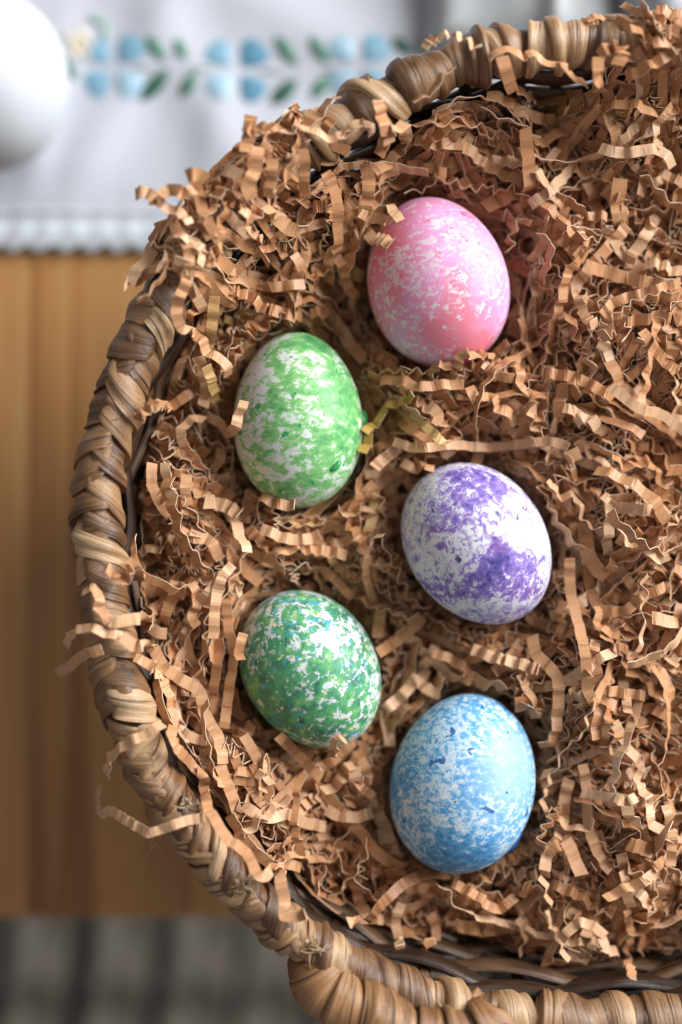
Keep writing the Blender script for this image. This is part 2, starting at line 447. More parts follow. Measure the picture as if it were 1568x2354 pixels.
CY0 = (1176.5 - 548) * TS                 # hem of the cloth
BC = np.array([0.095, -0.001])            # basket centre
def cloth_z(x, y):
    x = np.asarray(x, float); y = np.asarray(y, float)
    def ridge(x0, y0, ang, w, h, fall=0.10):
        c, s = math.cos(ang), math.sin(ang)
        u = (x - x0) * c + (y - y0) * s; v = -(x - x0) * s + (y - y0) * c
        return 0.45 * h * np.exp(-(v / w)**2) * np.exp(-(u / fall)**2)
    z = 0.0030 + 0.0005 * np.sin(x * 61 + y * 23) + 0.0006 * np.sin(y * 47 - x * 31 + 1)
    z = z + ridge(-0.095, 0.165, RAD(62), 0.010, 0.006) + ridge(-0.045, 0.150, RAD(118), 0.012, 0.006)
    z = z + ridge(-0.125, 0.150, RAD(80), 0.006, 0.004, 0.06) + ridge(-0.02, 0.205, RAD(150), 0.014, 0.006)
    z = z + ridge(-0.115, 0.225, RAD(25), 0.012, 0.006) + ridge(-0.06, 0.13, RAD(75), 0.006, 0.003, 0.05)
    hem = np.clip((y - CY0) / 0.03, 0, 1)
    z = 0.0022 + (z - 0.0022) * (0.15 + 0.85 * hem)
    z = z + (1 - hem) * 0.00028 * (1 + np.sin(x * 2 * math.pi / 0.0113))
    r = np.hypot(x - BC[0], y - BC[1])
    f = np.clip((r - 0.15) / 0.03, 0, 1)
    return 0.0020 + (z - 0.0020) * f
nx, ny = 260, 130
X, Y = np.meshgrid(np.linspace(-0.5, 0.55, nx), np.linspace(CY0, 0.55, ny), indexing='ij')
V = np.stack([X, Y, cloth_z(X, Y)], -1).reshape(-1, 3)
cloth = tag(empty('tablecloth', (-0.1, 0.25, 0.0005)), 'white embroidered tablecloth with scalloped lace edge and soft creases', 'tablecloth')
CO = np.array([-0.1, 0.25, 0.0005])
o = link('cloth', mesh_np('cloth', V - CO, grid_faces(nx, ny), [M_LINEN]), cloth)
o.modifiers.new('solid', 'SOLIDIFY').thickness = 0.0006
# scalloped lace trim
nx, ny = 900, 9
xs = np.linspace(-0.5, 0.55, nx)
per = 60 * TS
sc = np.abs(np.sin(math.pi * xs / per))**0.75
Vt = []
for i, x in enumerate(xs):
    bot = CY0 - 0.0026 - 0.0036 * sc[i]
    for j in range(ny):
        f = j / (ny - 1)
        y = CY0 + 0.006 + (bot - CY0 - 0.006) * f
        Vt.append((x, y, cloth_z(x, max(y, CY0)) + 0.0012 + 0.0011 * math.sin(f * math.pi)**0.6 + 0.0004 * math.sin(x * 2 * math.pi / 0.0028) * math.sin(f * 9)))
o = link('lace_trim', mesh_np('lace_trim', np.array(Vt) - CO, grid_faces(nx, ny), [M_LACE]), cloth)
# raised band and eyelet row above the lace
nx = 500; xs = np.linspace(-0.5, 0.55, nx); Vt = []
for x in xs:
    for j in range(5):
        y = CY0 + 0.0095 + 0.0022 * j / 4
        Vt.append((x, y, cloth_z(x, y) + 0.0004 + 0.0007 * math.sin(math.pi * j / 4) * (0.6 + 0.4 * math.sin(x * 2 * math.pi / 0.0045))))
link('drawn_thread_band', mesh_np('drawn_thread_band', np.array(Vt) - CO, grid_faces(nx, 5), [M_LACE]), cloth)

# embroidery pads, raised satin stitch
def mat_thread(name, c):
    m, nt, b = newmat(name)
    n = noise(nt, mapping(nt, coords(nt, 'Generated'), (30, 3, 1)), 1.0, 4, 0.6)
    nt.links.new(ramp(nt, n, [(0.3, tuple(k * 0.65 for k in c)), (0.7, tuple(min(1, k * 1.15) for k in c))]), b.inputs['Base Color'])
    b.inputs['Roughness'].default_value = 0.5
    return m
TH = {k: mat_thread('thread_' + k, c) for k, c in dict(blue=(0.22, 0.42, 0.55), pale_blue=(0.36, 0.53, 0.65), deep_blue=(0.10, 0.27, 0.39),
      green=(0.08, 0.22, 0.15), deep_green=(0.03, 0.11, 0.075), pale_green=(0.33, 0.47, 0.42), ochre=(0.60, 0.46, 0.26), cream=(0.66, 0.60, 0.52), stem=(0.50, 0.53, 0.55)).items()}
def pad(name, a, b, w, m, shape=1.0):
    """leaf or petal pad from a to b (layout spots), widest w"""
    a = PX(a[0], a[1], 0.004)[:2]; b = PX(b[0], b[1], 0.004)[:2]; w = w * TS
    d = b - a; L = np.hypot(*d); d /= L; nrm = np.array([-d[1], d[0]])
    nu, nv = 15, 7; Vp = []
    for i in range(nu):
        u = i / (nu - 1); hw = 0.5 * w * (math.sin(math.pi * u**shape) ** 0.8 if 0 < u < 1 else 0.02)
        for j in range(nv):
            k = 2 * j / (nv - 1) - 1
            p = a + d * L * u + nrm * hw * k
            Vp.append((p[0], p[1], float(cloth_z(p[0], p[1])) + 0.0003 + 0.0010 * (1 - k * k) * math.sin(math.pi * u)))
    link(name, mesh_np(name, np.array(Vp) - CO, grid_faces(nu, nv), [TH[m]]), cloth)
def leaf(a, b, w=22, m='green'): pad('embroidered_leaf', a, b, w * 1.25, m)
def petal(c, ax, w, m):
    pad('embroidered_petal', (c[0] - ax[0], c[1] - ax[1]), (c[0] + ax[0], c[1] + ax[1]), w, m, 0.62)
leaf((112, 88), (146, 142), 24); leaf((138, 130), (172, 182), 26, 'deep_green')
leaf((338, 86), (382, 144), 24); leaf((406, 92), (428, 140), 22); leaf((388, 160), (322, 232), 30, 'deep_green'); leaf((452, 166), (416, 226), 26)
leaf((632, 82), (684, 152), 26); leaf((712, 84), (756, 148), 24); leaf((684, 180), (622, 240), 32, 'deep_green'); leaf((756, 174), (716, 226), 26)
leaf((900, 84), (946, 128), 24, 'deep_green'); leaf((960, 90), (1000, 135), 24)
leaf((60, 96), (100, 150), 24); leaf((96, 170), (50, 230), 26)
leaf((200, 38), (248, 52), 16, 'pale_green'); leaf((243, 52), (242, 100), 16, 'pale_green')
for dx, dy in ((-22, -18), (4, -30), (26, -8), (16, 20), (-14, 18)):
    petal((182 + dx, 104 + dy), (dx * 0.7, dy * 0.7), 30, 'cream')
petal((180, 104), (10, 14), 26, 'ochre')
for cx, cy, k1, k2, k3, k4 in ((262, 152, 'blue', 'blue', 'blue', 'pale_blue'), (543, 160, 'blue', 'deep_blue', 'pale_blue', 'deep_blue'), (824, 150, 'pale_blue', 'blue', 'pale_blue', 'blue')):
    petal((cx - 36, cy - 34), (24, 24), 64, k1); petal((cx + 36, cy - 34), (-23, 27), 70, k2)
    petal((cx - 34, cy + 36), (28, -18), 66, k3); petal((cx + 34, cy + 40), (-22, -27), 64, k4)
for a, b in (((300, 156), (370, 156)), ((430, 158), (500, 158)), ((590, 160), (670, 164)), ((740, 162), (800, 160))):
    pad('embroidered_stem', a, b, 10, 'stem')

# grey linen napkin and white folded cloth behind the basket, large white egg
def slab(name, corners, z0, h, m, seed, label, cat, fold=0.0):
    """soft folded cloth: rounded closed slab over a four-cornered footprint"""
    n1, n2 = 46, 46; r = np.random.default_rng(seed); ph = r.uniform(0, 6, 6)
    U, W_ = np.meshgrid(np.linspace(0, 1, n1), np.linspace(0, 1, n2), indexing='ij')
    c = [np.array(k, float) for k in corners]
    XY = ((1 - U) * (1 - W_))[..., None] * c[0] + (U * (1 - W_))[..., None] * c[1] + (U * W_)[..., None] * c[2] + ((1 - U) * W_)[..., None] * c[3]
    bulge = 0.006 * np.sin(W_ * 5 + ph[0])
    XY[..., 0] += bulge
    e = np.minimum(np.minimum(U, 1 - U), np.minimum(W_, 1 - W_))
    top = h * (1 - np.exp(-e / 0.05)) + 0.0015 * np.sin(U * 9 + W_ * 5 + ph[1]) * np.clip(e * 8, 0, 1) + fold * np.exp(-((U - 0.62 - 0.1 * W_) / 0.06)**2) * np.clip(e * 6, 0, 1)
    zb = cloth_z(XY[..., 0], XY[..., 1]) + z0
    Vt = np.concatenate([np.concatenate([XY, (zb + 0.0012 + top)[..., None]], -1).reshape(-1, 3), np.concatenate([XY, (zb + 0.0004)[..., None]], -1).reshape(-1, 3)])
    F1 = grid_faces(n1, n2); F2 = grid_faces(n1, n2, off=n1 * n2)[:, ::-1]
    base = Vt[:, :2].mean(0); b3 = np.array([base[0], base[1], 0.003])
    return tag(link(name, mesh_np(name, Vt - b3, np.concatenate([F1, F2]), [m]), loc=b3), label, cat)
def c2(vx, vy): return PX(vx, vy, 0.02)[:2]
slab('linen_napkin', [c2(955, 100), c2(1400, 150), c2(1420, -420), c2(930, -420)], 0.0, 0.016, M_GREYLINEN, 3, 'grey linen napkin folded on the cloth behind the basket rim', 'napkin', 0.006)
slab('folded_cloth', [c2(1440, 120), c2(1950, 130), c2(1950, -380), c2(1400, -380)], 0.0, 0.030, M_LINEN, 8, 'white folded cloth beside the grey napkin behind the basket', 'cloth')
V, F = None, None

def egg_mesh(name, hw, hl, k, mat, nu=72, nv=64):
    th = np.linspace(0, math.pi, nu); u = np.cos(th)
    r = hw * np.sin(th) * (1 + k * u)
    ph = np.linspace(0, 2 * math.pi, nv, endpoint=False)
    Vt = np.stack([r[:, None] * np.cos(ph), np.repeat((hl * u)[:, None], nv, 1), r[:, None] * np.sin(ph)], -1).reshape(-1, 3)
    return mesh_np(name, Vt, grid_faces(nu, nv, closev=True), [mat])
M_WHITE = mat_simple('smooth_white_shell', (0.51, 0.53, 0.56), 0.6, 0.05, 30)
pw = PX(-72, 185, 0.037)
o = link('large_egg', egg_mesh('large_egg', 0.0345, 0.0385, -0.13, M_WHITE), loc=pw)
o.rotation_euler = (0, 0, RAD(88))
tag(o, 'large plain white egg lying on the embroidered cloth', 'egg')

# ------------------------------------------------------------------ eggs
ZE = 0.118
EGGS = []   # centre, hw, hl, k, tilt, object
def egg(vx, vy, hw, hl, tilt, k, mat, label, z=ZE, pitch=0):
    s = 0.72 * (ZC - z - 0.004) / 2353
    c = PX(vx, vy, z); hw *= s; hl *= s
    o = link('egg', egg_mesh('egg', hw, hl, k, mat), loc=c)
    o.rotation_euler = (RAD(pitch), 0, RAD(tilt))
    tag(o, label, 'egg', 'dyed eggs nestled in the paper filling')
    EGGS.append((c, hw, hl, k, RAD(tilt), o))
    return o
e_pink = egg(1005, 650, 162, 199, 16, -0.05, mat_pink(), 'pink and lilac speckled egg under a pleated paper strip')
e_green = egg(685, 965, 149, 203, 2, -0.06, mat_green(), 'white egg with grass green splotches next to the pink egg', z=0.117)
e_purple = egg(1096, 1250, 160, 199, 35, 0.03, mat_purple(), 'white egg with purple and indigo blotches', z=0.118)
e_green2 = egg(714, 1538, 154, 192, 32, 0.03, mat_green2(), 'densely mottled green egg flecked with yellow and teal', z=0.117)
e_blue = egg(1064, 1799, 166, 208, -13, -0.03, mat_blue(), 'sky blue speckled egg with a dark blue dye drip')
M_DRIP = mat_simple('dried_blue_dye', (0.012, 0.12, 0.36), 0.15, 0.3, 200)
M_DRIPG = mat_simple('dried_green_dye', (0.05, 0.30, 0.10), 0.15, 0.3, 200)
def blob(egg_o, name, world, r, mat, rotz=0.0):
    n, m = 14, 18; th = np.linspace(0, math.pi, n); ph = np.linspace(0, 2 * math.pi, m, endpoint=False)
    wob = 1 + 0.12 * np.sin(3 * ph)[None, :] * np.sin(th)[:, None]
    Vt = np.stack([r[0] * np.sin(th)[:, None] * np.cos(ph) * wob, r[1] * np.sin(th)[:, None] * np.sin(ph) * wob, r[2] * np.repeat(np.cos(th)[:, None], m, 1)], -1).reshape(-1, 3)
    o = link(name, mesh_np(name, Vt, grid_faces(n, m, closev=True), [mat]), egg_o)
    bpy.context.view_layer.update()
    o.matrix_world = Matrix.Translation(world) @ Matrix.Rotation(rotz, 4, 'Z')
    return o
blob(e_blue, 'dye_drip', PX(1164, 1938, 0.121), (0.0062, 0.0026, 0.0030), M_DRIP, RAD(32))
blob(e_blue, 'dye_drip', PX(1132, 1968, 0.120), (0.0058, 0.0020, 0.0026), M_DRIP, RAD(30))
blob(e_green, 'dye_drip', PX(833, 968, 0.112), (0.0020, 0.0042, 0.0040), M_DRIPG, RAD(8))
blob(e_green, 'dye_drip', PX(770, 1072, 0.1310), (0.0026, 0.0012, 0.0012), M_DRIPG, RAD(38))

def egg_top(x, y, grow=0.0):
    """upper surface height of the eggs, -1 where there is none"""
    z = np.full(np.shape(x), -1.0)
    for c, hw, hl, k, t, _ in EGGS:
        dx, dy = x - c[0], y - c[1]
        lx = dx * math.cos(t) + dy * math.sin(t); ly = -dx * math.sin(t) + dy * math.cos(t)
        u = ly / (hl + grow)
        rr = (hw + grow) * np.sqrt(np.clip(1 - u * u, 0, 1)) * (1 + k * u)
        q = rr * rr - lx * lx
        z = np.where((np.abs(u) < 1) & (q > 0), np.maximum(z, c[2] + np.sqrt(np.clip(q, 0, None))), z)
    return z
def egg_inside(x, y, z, grow=0.0006):
    bad = np.zeros(np.shape(x), bool)
    for c, hw, hl, k, t, _ in EGGS:
        dx, dy = x - c[0], y - c[1]
        lx = dx * math.cos(t) + dy * math.sin(t); ly = -dx * math.sin(t) + dy * math.cos(t)
        u = ly / (hl + grow)
        rr = (hw + grow) * np.sqrt(np.clip(1 - u * u, 0, 1)) * (1 + k * u)
        ins = (np.abs(u) < 1) & (lx * lx + np.maximum(c[2] - z, 0)**2 < rr * rr)
        bad |= ins
    return bad

# ------------------------------------------------------------------ basket
ZR = 0.140
RIMV = [(1420,105),(1280,107),(1170,118),(1070,142),(975,180),(890,222),(815,262),(738,310),(660,366),(590,428),(525,495),(462,565),(410,635),(362,715),
        (320,800),(283,900),(252,1000),(233,1100),(226,1200),(227,1300),(236,1400),(258,1500),(284,1600),(316,1700),(360,1800),(428,1905),(512,2000),(605,2090),
        (700,2165),(790,2222),(880,2262),(980,2296),(1095,2324),(1250,2344),(1400,2350),(1568,2342),(1800,2300),(2040,2180),(2260,1950),(2400,1620),(2450,1230),
        (2400,830),(2260,480),(2040,250),(1800,145),(1600,110)]
rim_c = catmull(np.array([PX(x, y, ZR) for x, y in RIMV]), 14, True)
NR = 1600
rim_p, RIML = resample(rim_c, NR, True)
sidx = np.arange(NR)
rim_p[:, 2] += 0.0010 * np.sin(sidx * 2 * math.pi / NR * 5) + 0.0006 * np.sin(sidx * 2 * math.pi / NR * 13 + 1)
rim_t = unit(np.roll(rim_p, -3, 0) - np.roll(rim_p, 3, 0))
rim_o = unit(np.stack([rim_t[:, 1], -rim_t[:, 0], np.zeros(NR)], 1))
if np.mean(np.sum(rim_o * (rim_p - rim_p.mean(0)), 1)) < 0: rim_o = -rim_o
BC = rim_p[:, :2].mean(0)
def rim_at(s):
    i = (np.asarray(s) / RIML * NR) % NR
    i0 = np.floor(i).astype(int) % NR; f = (i - np.floor(i))[..., None]; i1 = (i0 + 1) % NR
    return rim_p[i0] * (1 - f) + rim_p[i1] * f, unit(rim_o[i0] * (1 - f) + rim_o[i1] * f)
ang_r = np.arctan2(rim_p[:, 1] - BC[1], rim_p[:, 0] - BC[0]); rad_r = np.hypot(rim_p[:, 0] - BC[0], rim_p[:, 1] - BC[1])
oo = np.argsort(ang_r); A_S = np.concatenate([ang_r[oo] - 2 * math.pi, ang_r[oo], ang_r[oo] + 2 * math.pi]); R_S = np.tile(rad_r[oo], 3)
def rim_radius(x, y): return np.interp(np.arctan2(y - BC[1], x - BC[0]), A_S, R_S)
def taper(z): return 0.86 + 0.14 * np.clip(z / 0.14, 0, 1)**0.8

B0 = np.array([BC[0], BC[1], 0.003])
basket = tag(empty('basket', B0), 'brown woven basket with a thick wrapped rim filled with shredded paper', 'basket')
def tube(path, up, rad, nseg=14, closed=True):
    """tube mesh about a path with a given sideways frame"""
    a = np.linspace(0, 2 * math.pi, nseg, endpoint=False)
    Z = np.array([0, 0, 1.0])
    Vt = path[:, None, :] + rad * (np.cos(a)[None, :, None] * Z + np.sin(a)[None, :, None] * up[:, None, :])
    return Vt.reshape(-1, 3), grid_faces(len(path), nseg, closed, True)
RC = 0.0056
Vt, Ft = tube(rim_p[::4], rim_o[::4], RC)
uvt = np.stack([np.repeat(np.arange(len(Vt) // 14), 14) * 0.3, np.tile(np.arange(14), len(Vt) // 14) / 14], 1)
rim = link('rim', mesh_np('rim_core', Vt - B0, Ft, [M_WEAVE], uv=uvt), basket)

def wrap_mesh(name, path_fn, s0, a0, a1, slant, width, r, lift, rs, mat, origin, flip=1, n1=26, n2=17, curve=0.0, crease=1.0, flare=0.4):
    """one flat leaf strand laid round a tube: a from a0 to a1, slanting along the tube"""
    u = np.linspace(0, 1, n1)[:, None]; v = np.concatenate([[-1, -0.985], np.linspace(-0.9, 0.9, n2 - 4), [0.985, 1]])[None, :]
    a = a0 + (a1 - a0) * u + 0 * v
    wid = width * (1 + rs.uniform(-flare, flare) * (u - 0.5)) * (1 - 0.15 * np.abs(2 * u - 1)**3) * (1 + 0.10 * np.sin(u * 5 + rs.uniform(0, 6)))
    ss = s0 + slant * (u - 0.5) + curve * (u - 0.5)**2 * 4 + 0.5 * wid * v + 0.0005 * np.sin(u * 7 + rs.uniform(0, 6))
    e = 1 - np.abs(v)**10
    rid = np.zeros_like(ss)
    for q in range(4):                       # lengthwise folds in the dry leaf
        v0 = rs.uniform(-0.8, 0.8); sl = rs.uniform(-0.9, 0.9); wv = rs.uniform(0.05, 0.14)
        rid += crease * rs.uniform(-1.0, 1.0) * 0.0008 * np.tanh((v - v0 - sl * (u - 0.5)) / wv)
    dl = lift * 0.75 * (0.5 + 0.5 * flip * v) + 0.0009 * (1 - np.abs(v)**3) + rid * e + 0.0002 * np.sin(u * 15 + v * 3 + rs.uniform(0, 6))
    tipfall = np.clip(np.minimum(u, 1 - u) / 0.10, 0, 1)**0.5
    rr = r - 0.0008 + (dl + 0.0008) * (0.15 + 0.85 * tipfall)
    rr = np.where(np.abs(v) > 0.999, r - 0.0012, rr)
    C, O = path_fn(ss)
    P = C + rr[..., None] * (np.cos(a)[..., None] * np.array([0, 0, 1.0]) + np.sin(a)[..., None] * O)
    uv = np.stack([np.broadcast_to(u * abs(a1 - a0) * r / 0.02 * 1.0, ss.shape), np.broadcast_to(v * 0.5 * width / 0.011, ss.shape)], -1).reshape(-1, 2)
    uv = uv.reshape(n1, n2, 2)
    parts = [(P[:, 1:-1], uv[:, 1:-1]), (P[:, :2], uv[:, :2]), (P[:, -2:], uv[:, -2:])]
    Vs = []; Fs = []; Us = []; o_ = 0
    for p, u_ in parts:
        Vs.append(p.reshape(-1, 3)); Us.append(u_.reshape(-1, 2)); Fs.append(grid_faces(n1, p.shape[1], off=o_)); o_ += p.shape[0] * p.shape[1]
    return mesh_np(name, np.concatenate(Vs) - origin, np.concatenate(Fs), [mat], uv=np.concatenate(Us))

rs = np.random.default_rng(5)
# arc-length marks of the zones
def s_of(vx, vy):
    p = PX(vx, vy, ZR); i = np.argmin(np.hypot(rim_p[:, 0] - p[0], rim_p[:, 1] - p[1])); return i / NR * RIML
S_braid0, S_mid, S_braid1 = s_of(420, 620), s_of(300, 1640), s_of(700, 2165)
s = 0.0; cnt = 0
while s < RIML - 0.004 and cnt < 296:
    if S_mid < s < S_braid1:               # tight chevron braid
        pitch = rs.uniform(0.0072, 0.0096)
        for fam in (1, -1):
            w = pitch * rs.uniform(1.1, 1.3)
            m = wrap_mesh('wrap_strand', rim_at, s + (0.5 * pitch if fam < 0 else 0), -0.62 * fam, 2.75 * fam, -0.0115 * rs.uniform(0.75, 1.25), w, RC + 0.0003, 0.0016, rs, M_WRAP, B0, -1, 24, 15)
            link('wrap_strand', m, rim); cnt += 1
    elif S_braid0 < s <= S_mid:              # broad hand-folded braid
        pitch = rs.uniform(0.0086, 0.0122)
        for fam in (1, -1):
            w = pitch * rs.uniform(1.05, 1.35)
            m = wrap_mesh('wrap_strand', rim_at, s + (0.5 * pitch if fam < 0 else 0) + rs.normal(0, 0.0007), (-0.75 + rs.normal(0, 0.22)) * fam, 2.75 * fam, (0.0105 if fam > 0 else 0.0125) * rs.uniform(0.6, 1.35), w, RC + rs.uniform(0.0001, 0.0010), 0.0030, rs, M_WRAP, B0, 1, 26, 17, rs.normal(0, 0.0012), 0.8)
            link('wrap_strand', m, rim); cnt += 1
    else:                                    # plain turns round the rim
        pitch = rs.uniform(0.0056, 0.0104)
        w = pitch * rs.uniform(1.25, 1.6)
        m = wrap_mesh('wrap_strand', rim_at, s, -2.9, 2.9, rs.normal(0.004, 0.011), w, RC + rs.uniform(0, 0.0013), 0.0026, rs, M_WRAP, B0, rs.choice([-1, 1], p=[.3, .7]), 34, 17, rs.normal(0, 0.003), 0.9, 1.1)
        link('wrap_strand', m, rim); cnt += 1
    s += pitch
# frayed ends and loose fibres on the rim
M_FRAY = mat_simple('frayed_fibre', (0.40, 0.27, 0.15), 0.6, 0.3, 300)
def fibre(name, pts, r, parent, origin, mat=M_FRAY, taper_=True):
    P = catmull(np.array(pts), 8); n = len(P)
    T = unit(np.gradient(P, axis=0)); Sd = unit(np.cross(T, [0.1, 0.2, 1.0])); U = np.cross(Sd, T)
    a = np.linspace(0, 2 * math.pi, 5, endpoint=False)
    rr = r * (1 - 0.7 * np.linspace(0, 1, n))[:, None, None] if taper_ else r
    Vt = (P[:, None] + rr * (np.cos(a)[None, :, None] * Sd[:, None] + np.sin(a)[None, :, None] * U[:, None])).reshape(-1, 3)
    return link(name, mesh_np(name, Vt - origin, grid_faces(n, 5, False, True), [mat]), parent)
fibre('loose_fibre', [PX(352, 1925, 0.139), PX(345, 1950, 0.137), PX(362, 1938, 0.139), PX(335, 1970, 0.135), PX(325, 2012, 0.131)], 0.00016, rim, B0)
for cx, cy, n, spread in ((570, 2035, 16, 30), (432, 1850, 10, 26), (722, 2178, 14, 20), (1030, 2335, 8, 20)):
    for q in range(n):
        a = rs.uniform(0, 6.28); p0 = PX(cx + rs.normal(0, spread * .4), cy + rs.normal(0, spread * .4), ZR + 0.0085)
        d = np.array([math.cos(a), math.sin(a), 0]) * rs.uniform(0.002, 0.005)
        fibre('frayed_end', [p0, p0 + d * 0.5 + [0, 0, 0.0012 * rs.uniform(0, 1)], p0 + d + [rs.normal(0, .001), rs.normal(0, .001), rs.uniform(-0.001, 0.001)]], rs.uniform(0.00025, 0.0006), rim, B0)

# ear handle bound to the near rim
hp = catmull(np.array([PX(716, 2180, 0.137), PX(738, 2252, 0.143), PX(780, 2292, 0.146), PX(838, 2326, 0.149), PX(920, 2366, 0.151), PX(1000, 2384, 0.151), PX(1075, 2378, 0.149), PX(1135, 2352, 0.146), PX(1165, 2310, 0.141)]), 24)
hp, HL = resample(hp, 400)
ht = unit(np.gradient(hp, axis=0)); ho = unit(np.stack([ht[:, 1], -ht[:, 0], np.zeros(len(hp))], 1))
def handle_at(s):
    i = np.clip(np.asarray(s) / HL * 399, 0, 398.999); i0 = np.floor(i).astype(int); f = (i - i0)[..., None]
    return hp[i0] * (1 - f) + hp[i0 + 1] * f, unit(ho[i0] * (1 - f) + ho[i0 + 1] * f)
Vt, Ft = tube(hp[::4], ho[::4], 0.0056, 14, False)
uvt = np.stack([np.repeat(np.arange(100), 14) * 0.1, np.tile(np.arange(14), 100) / 14], 1)
handle = link('handle', mesh_np('handle_core', Vt - B0, Ft, [M_WEAVE], uv=uvt), basket)
s = 0.001; q = 0
while s < HL - 0.002:
    pitch = rs.uniform(0.0075, 0.0115)
    link('wrap_strand', wrap_mesh('handle_wrap', handle_at, s, -2.95, 2.95, rs.normal(0.012, 0.008), pitch * rs.uniform(1.25, 1.6), 0.0064 + rs.uniform(0, 0.0014), 0.0028, rs, M_HANDLE, B0, rs.choice([-1, 1]), 32, 17, rs.normal(0, .003), 0.6), handle)
    s += pitch

# woven wall: weavers running round, in and out of upright stakes
def wall_pt(s, z, off):
    C, O = rim_at(s); t = np.asarray(taper(z))[..., None]
    P = C.copy(); P[..., :2] = BC + (C[..., :2] - BC) * t; P[..., 2] = z
    return P + O * np.asarray(off)[..., None], O
NST = 30
NW = 16
for k in range(NW):
    z = 0.010 + (0.1315 - 0.010) * k / (NW - 1)
    n = 360; ss = np.linspace(0, RIML, n, endpoint=False)
    off = -0.0062 * 0 - 0.003 + 0.0026 * np.sin(ss / RIML * math.pi * NST + k * math.pi) + 0.0004 * np.sin(ss * 90 + k)
    P, O = wall_pt(ss, z, off)
    P[:, 2] += 0.0014 * np.sin(ss * 55 + k * 1.9)
    a = np.linspace(0, 2 * math.pi, 8, endpoint=False)
    hh = 0.0061 * (1 + 0.12 * np.sin(ss * 130 + k * 2.1))
    Vt = P[:, None] + hh[:, None, None] * np.sin(a)[None, :, None] * np.array([0, 0, 1.0]) + 0.0019 * np.cos(a)[None, :, None] * O[:, None]
    uvt = np.stack([np.repeat(ss / 0.02, 8), np.tile(np.abs(np.arange(8) / 4 - 1), n)], 1)
    link('weaver_strand', mesh_np('weaver_strand', Vt.reshape(-1, 3) - B0, grid_faces(n, 8, True, True), [M_WEAVE], uv=uvt), basket)
for k in range(NST):
    s0 = RIML * (k + 0.5) / NST * 1.0
    zz = np.linspace(0.004, 0.136, 14); P, O = wall_pt(np.full(14, s0), zz, np.full(14, -0.003))
    P[:, 2] = zz
    T = np.stack([-O[:, 1], O[:, 0], np.zeros(14)], 1); a = np.linspace(0, 2 * math.pi, 6, endpoint=False)
    Vt = P[:, None] + 0.0022 * np.cos(a)[None, :, None] * T[:, None] + 0.0009 * np.sin(a)[None, :, None] * O[:, None]
    uvt = np.stack([np.repeat(zz / 0.02, 6), np.tile(np.arange(6) / 6, 14)], 1)
    link('stake', mesh_np('stake', Vt.reshape(-1, 3) - B0, grid_faces(14, 6, False, True), [M_WEAVE], uv=uvt), basket)
n = 180; ss = np.linspace(0, RIML, n, endpoint=False); Vt = []
for z, f in ((0.0032, 0.0), (0.0032, 1.0), (0.0072, 1.0), (0.0075, 0.0)):
    P, O = wall_pt(ss, 0.0072, np.full(n, -0.001)); P[:, :2] = BC + (P[:, :2] - BC) * max(f, 0.002); P[:, 2] = z; Vt.append(P)
Vt = np.stack(Vt, 1).reshape(-1, 3)
link('base', mesh_np('base', Vt - B0, grid_faces(n, 4, True, False), [M_WEAVE], uv=Vt[:, :2] * 60), basket)

# ------------------------------------------------------------------ shredded paper
def g2(x, y, vx, vy, r):
    p = PX(vx, vy, 0.12); return np.exp(-((x - p[0])**2 + (y - p[1])**2) / (r * 0.000145)**2)
def heap(x, y):
    """surface height of the paper filling"""
    x = np.asarray(x, float); y = np.asarray(y, float)
    z = 0.116 + 0.0030 * np.sin(x * 95 + 1.3) * np.sin(y * 80 + 0.4) + 0.0020 * np.sin(x * 210 + y * 60) + 0.0015 * np.sin(y * 190 - x * 110)
    z = z + 0.026 * g2(x, y, 540, 430, 200) + 0.016 * g2(x, y, 1050, 190, 170) + 0.016 * g2(x, y, 1480, 200, 200) + 0.008 * g2(x, y, 760, 400, 180)
    z = z + 0.010 * g2(x, y, 420, 760, 150) + 0.010 * g2(x, y, 420, 1560, 230) + 0.010 * g2(x, y, 520, 1850, 170) + 0.007 * g2(x, y, 430, 1150, 150)
    z = z + 0.007 * g2(x, y, 1020, 910, 130) + 0.008 * g2(x, y, 1400, 1560, 200) + 0.009 * g2(x, y, 1430, 800, 230) + 0.006 * g2(x, y, 1450, 1200, 150)
    z = z + 0.006 * g2(x, y, 1400, 1950, 180) + 0.004 * g2(x, y, 760, 1180, 110)
    z = z - 0.010 * g2(x, y, 960, 1500, 110) - 0.008 * g2(x, y, 830, 700, 70) - 0.008 * g2(x, y, 1160, 1040, 60) - 0.006 * g2(x, y, 880, 1720, 60)
    z = z - 0.014 * g2(x, y, 1120, 2260, 150) - 0.012 * g2(x, y, 1500, 2300, 150) - 0.010 * g2(x, y, 880, 2170, 90) - 0.008 * g2(x, y, 350, 960, 60)
    z = z - 0.016 * g2(x, y, 1240, 185, 55) - 0.012 * g2(x, y, 810, 330, 50)
    for c, hw, hl, k, t, _ in EGGS:
        d = np.hypot(x - c[0], y - c[1])
        z = z - 0.005 * np.exp(-((d - 0.8 * hw) / 0.016)**2) * (d > 0.8 * hw) - 0.005 * (d <= 0.8 * hw)
    return z
def support(x, y):
    """what a loose strip lying on top would rest on"""
    x = np.asarray(x, float); y = np.asarray(y, float)
    r = np.hypot(x - BC[0], y - BC[1]); R = rim_radius(x, y)
    z = np.where(r < R, heap(x, y), 0.02)
    z = np.maximum(z, egg_top(x, y, 0.001))
    q = np.clip(1 - ((r - R) / 0.0098)**2, 0, 1)
    return np.maximum(z, np.where(q > 0, ZR + 0.0098 * np.sqrt(q), 0))


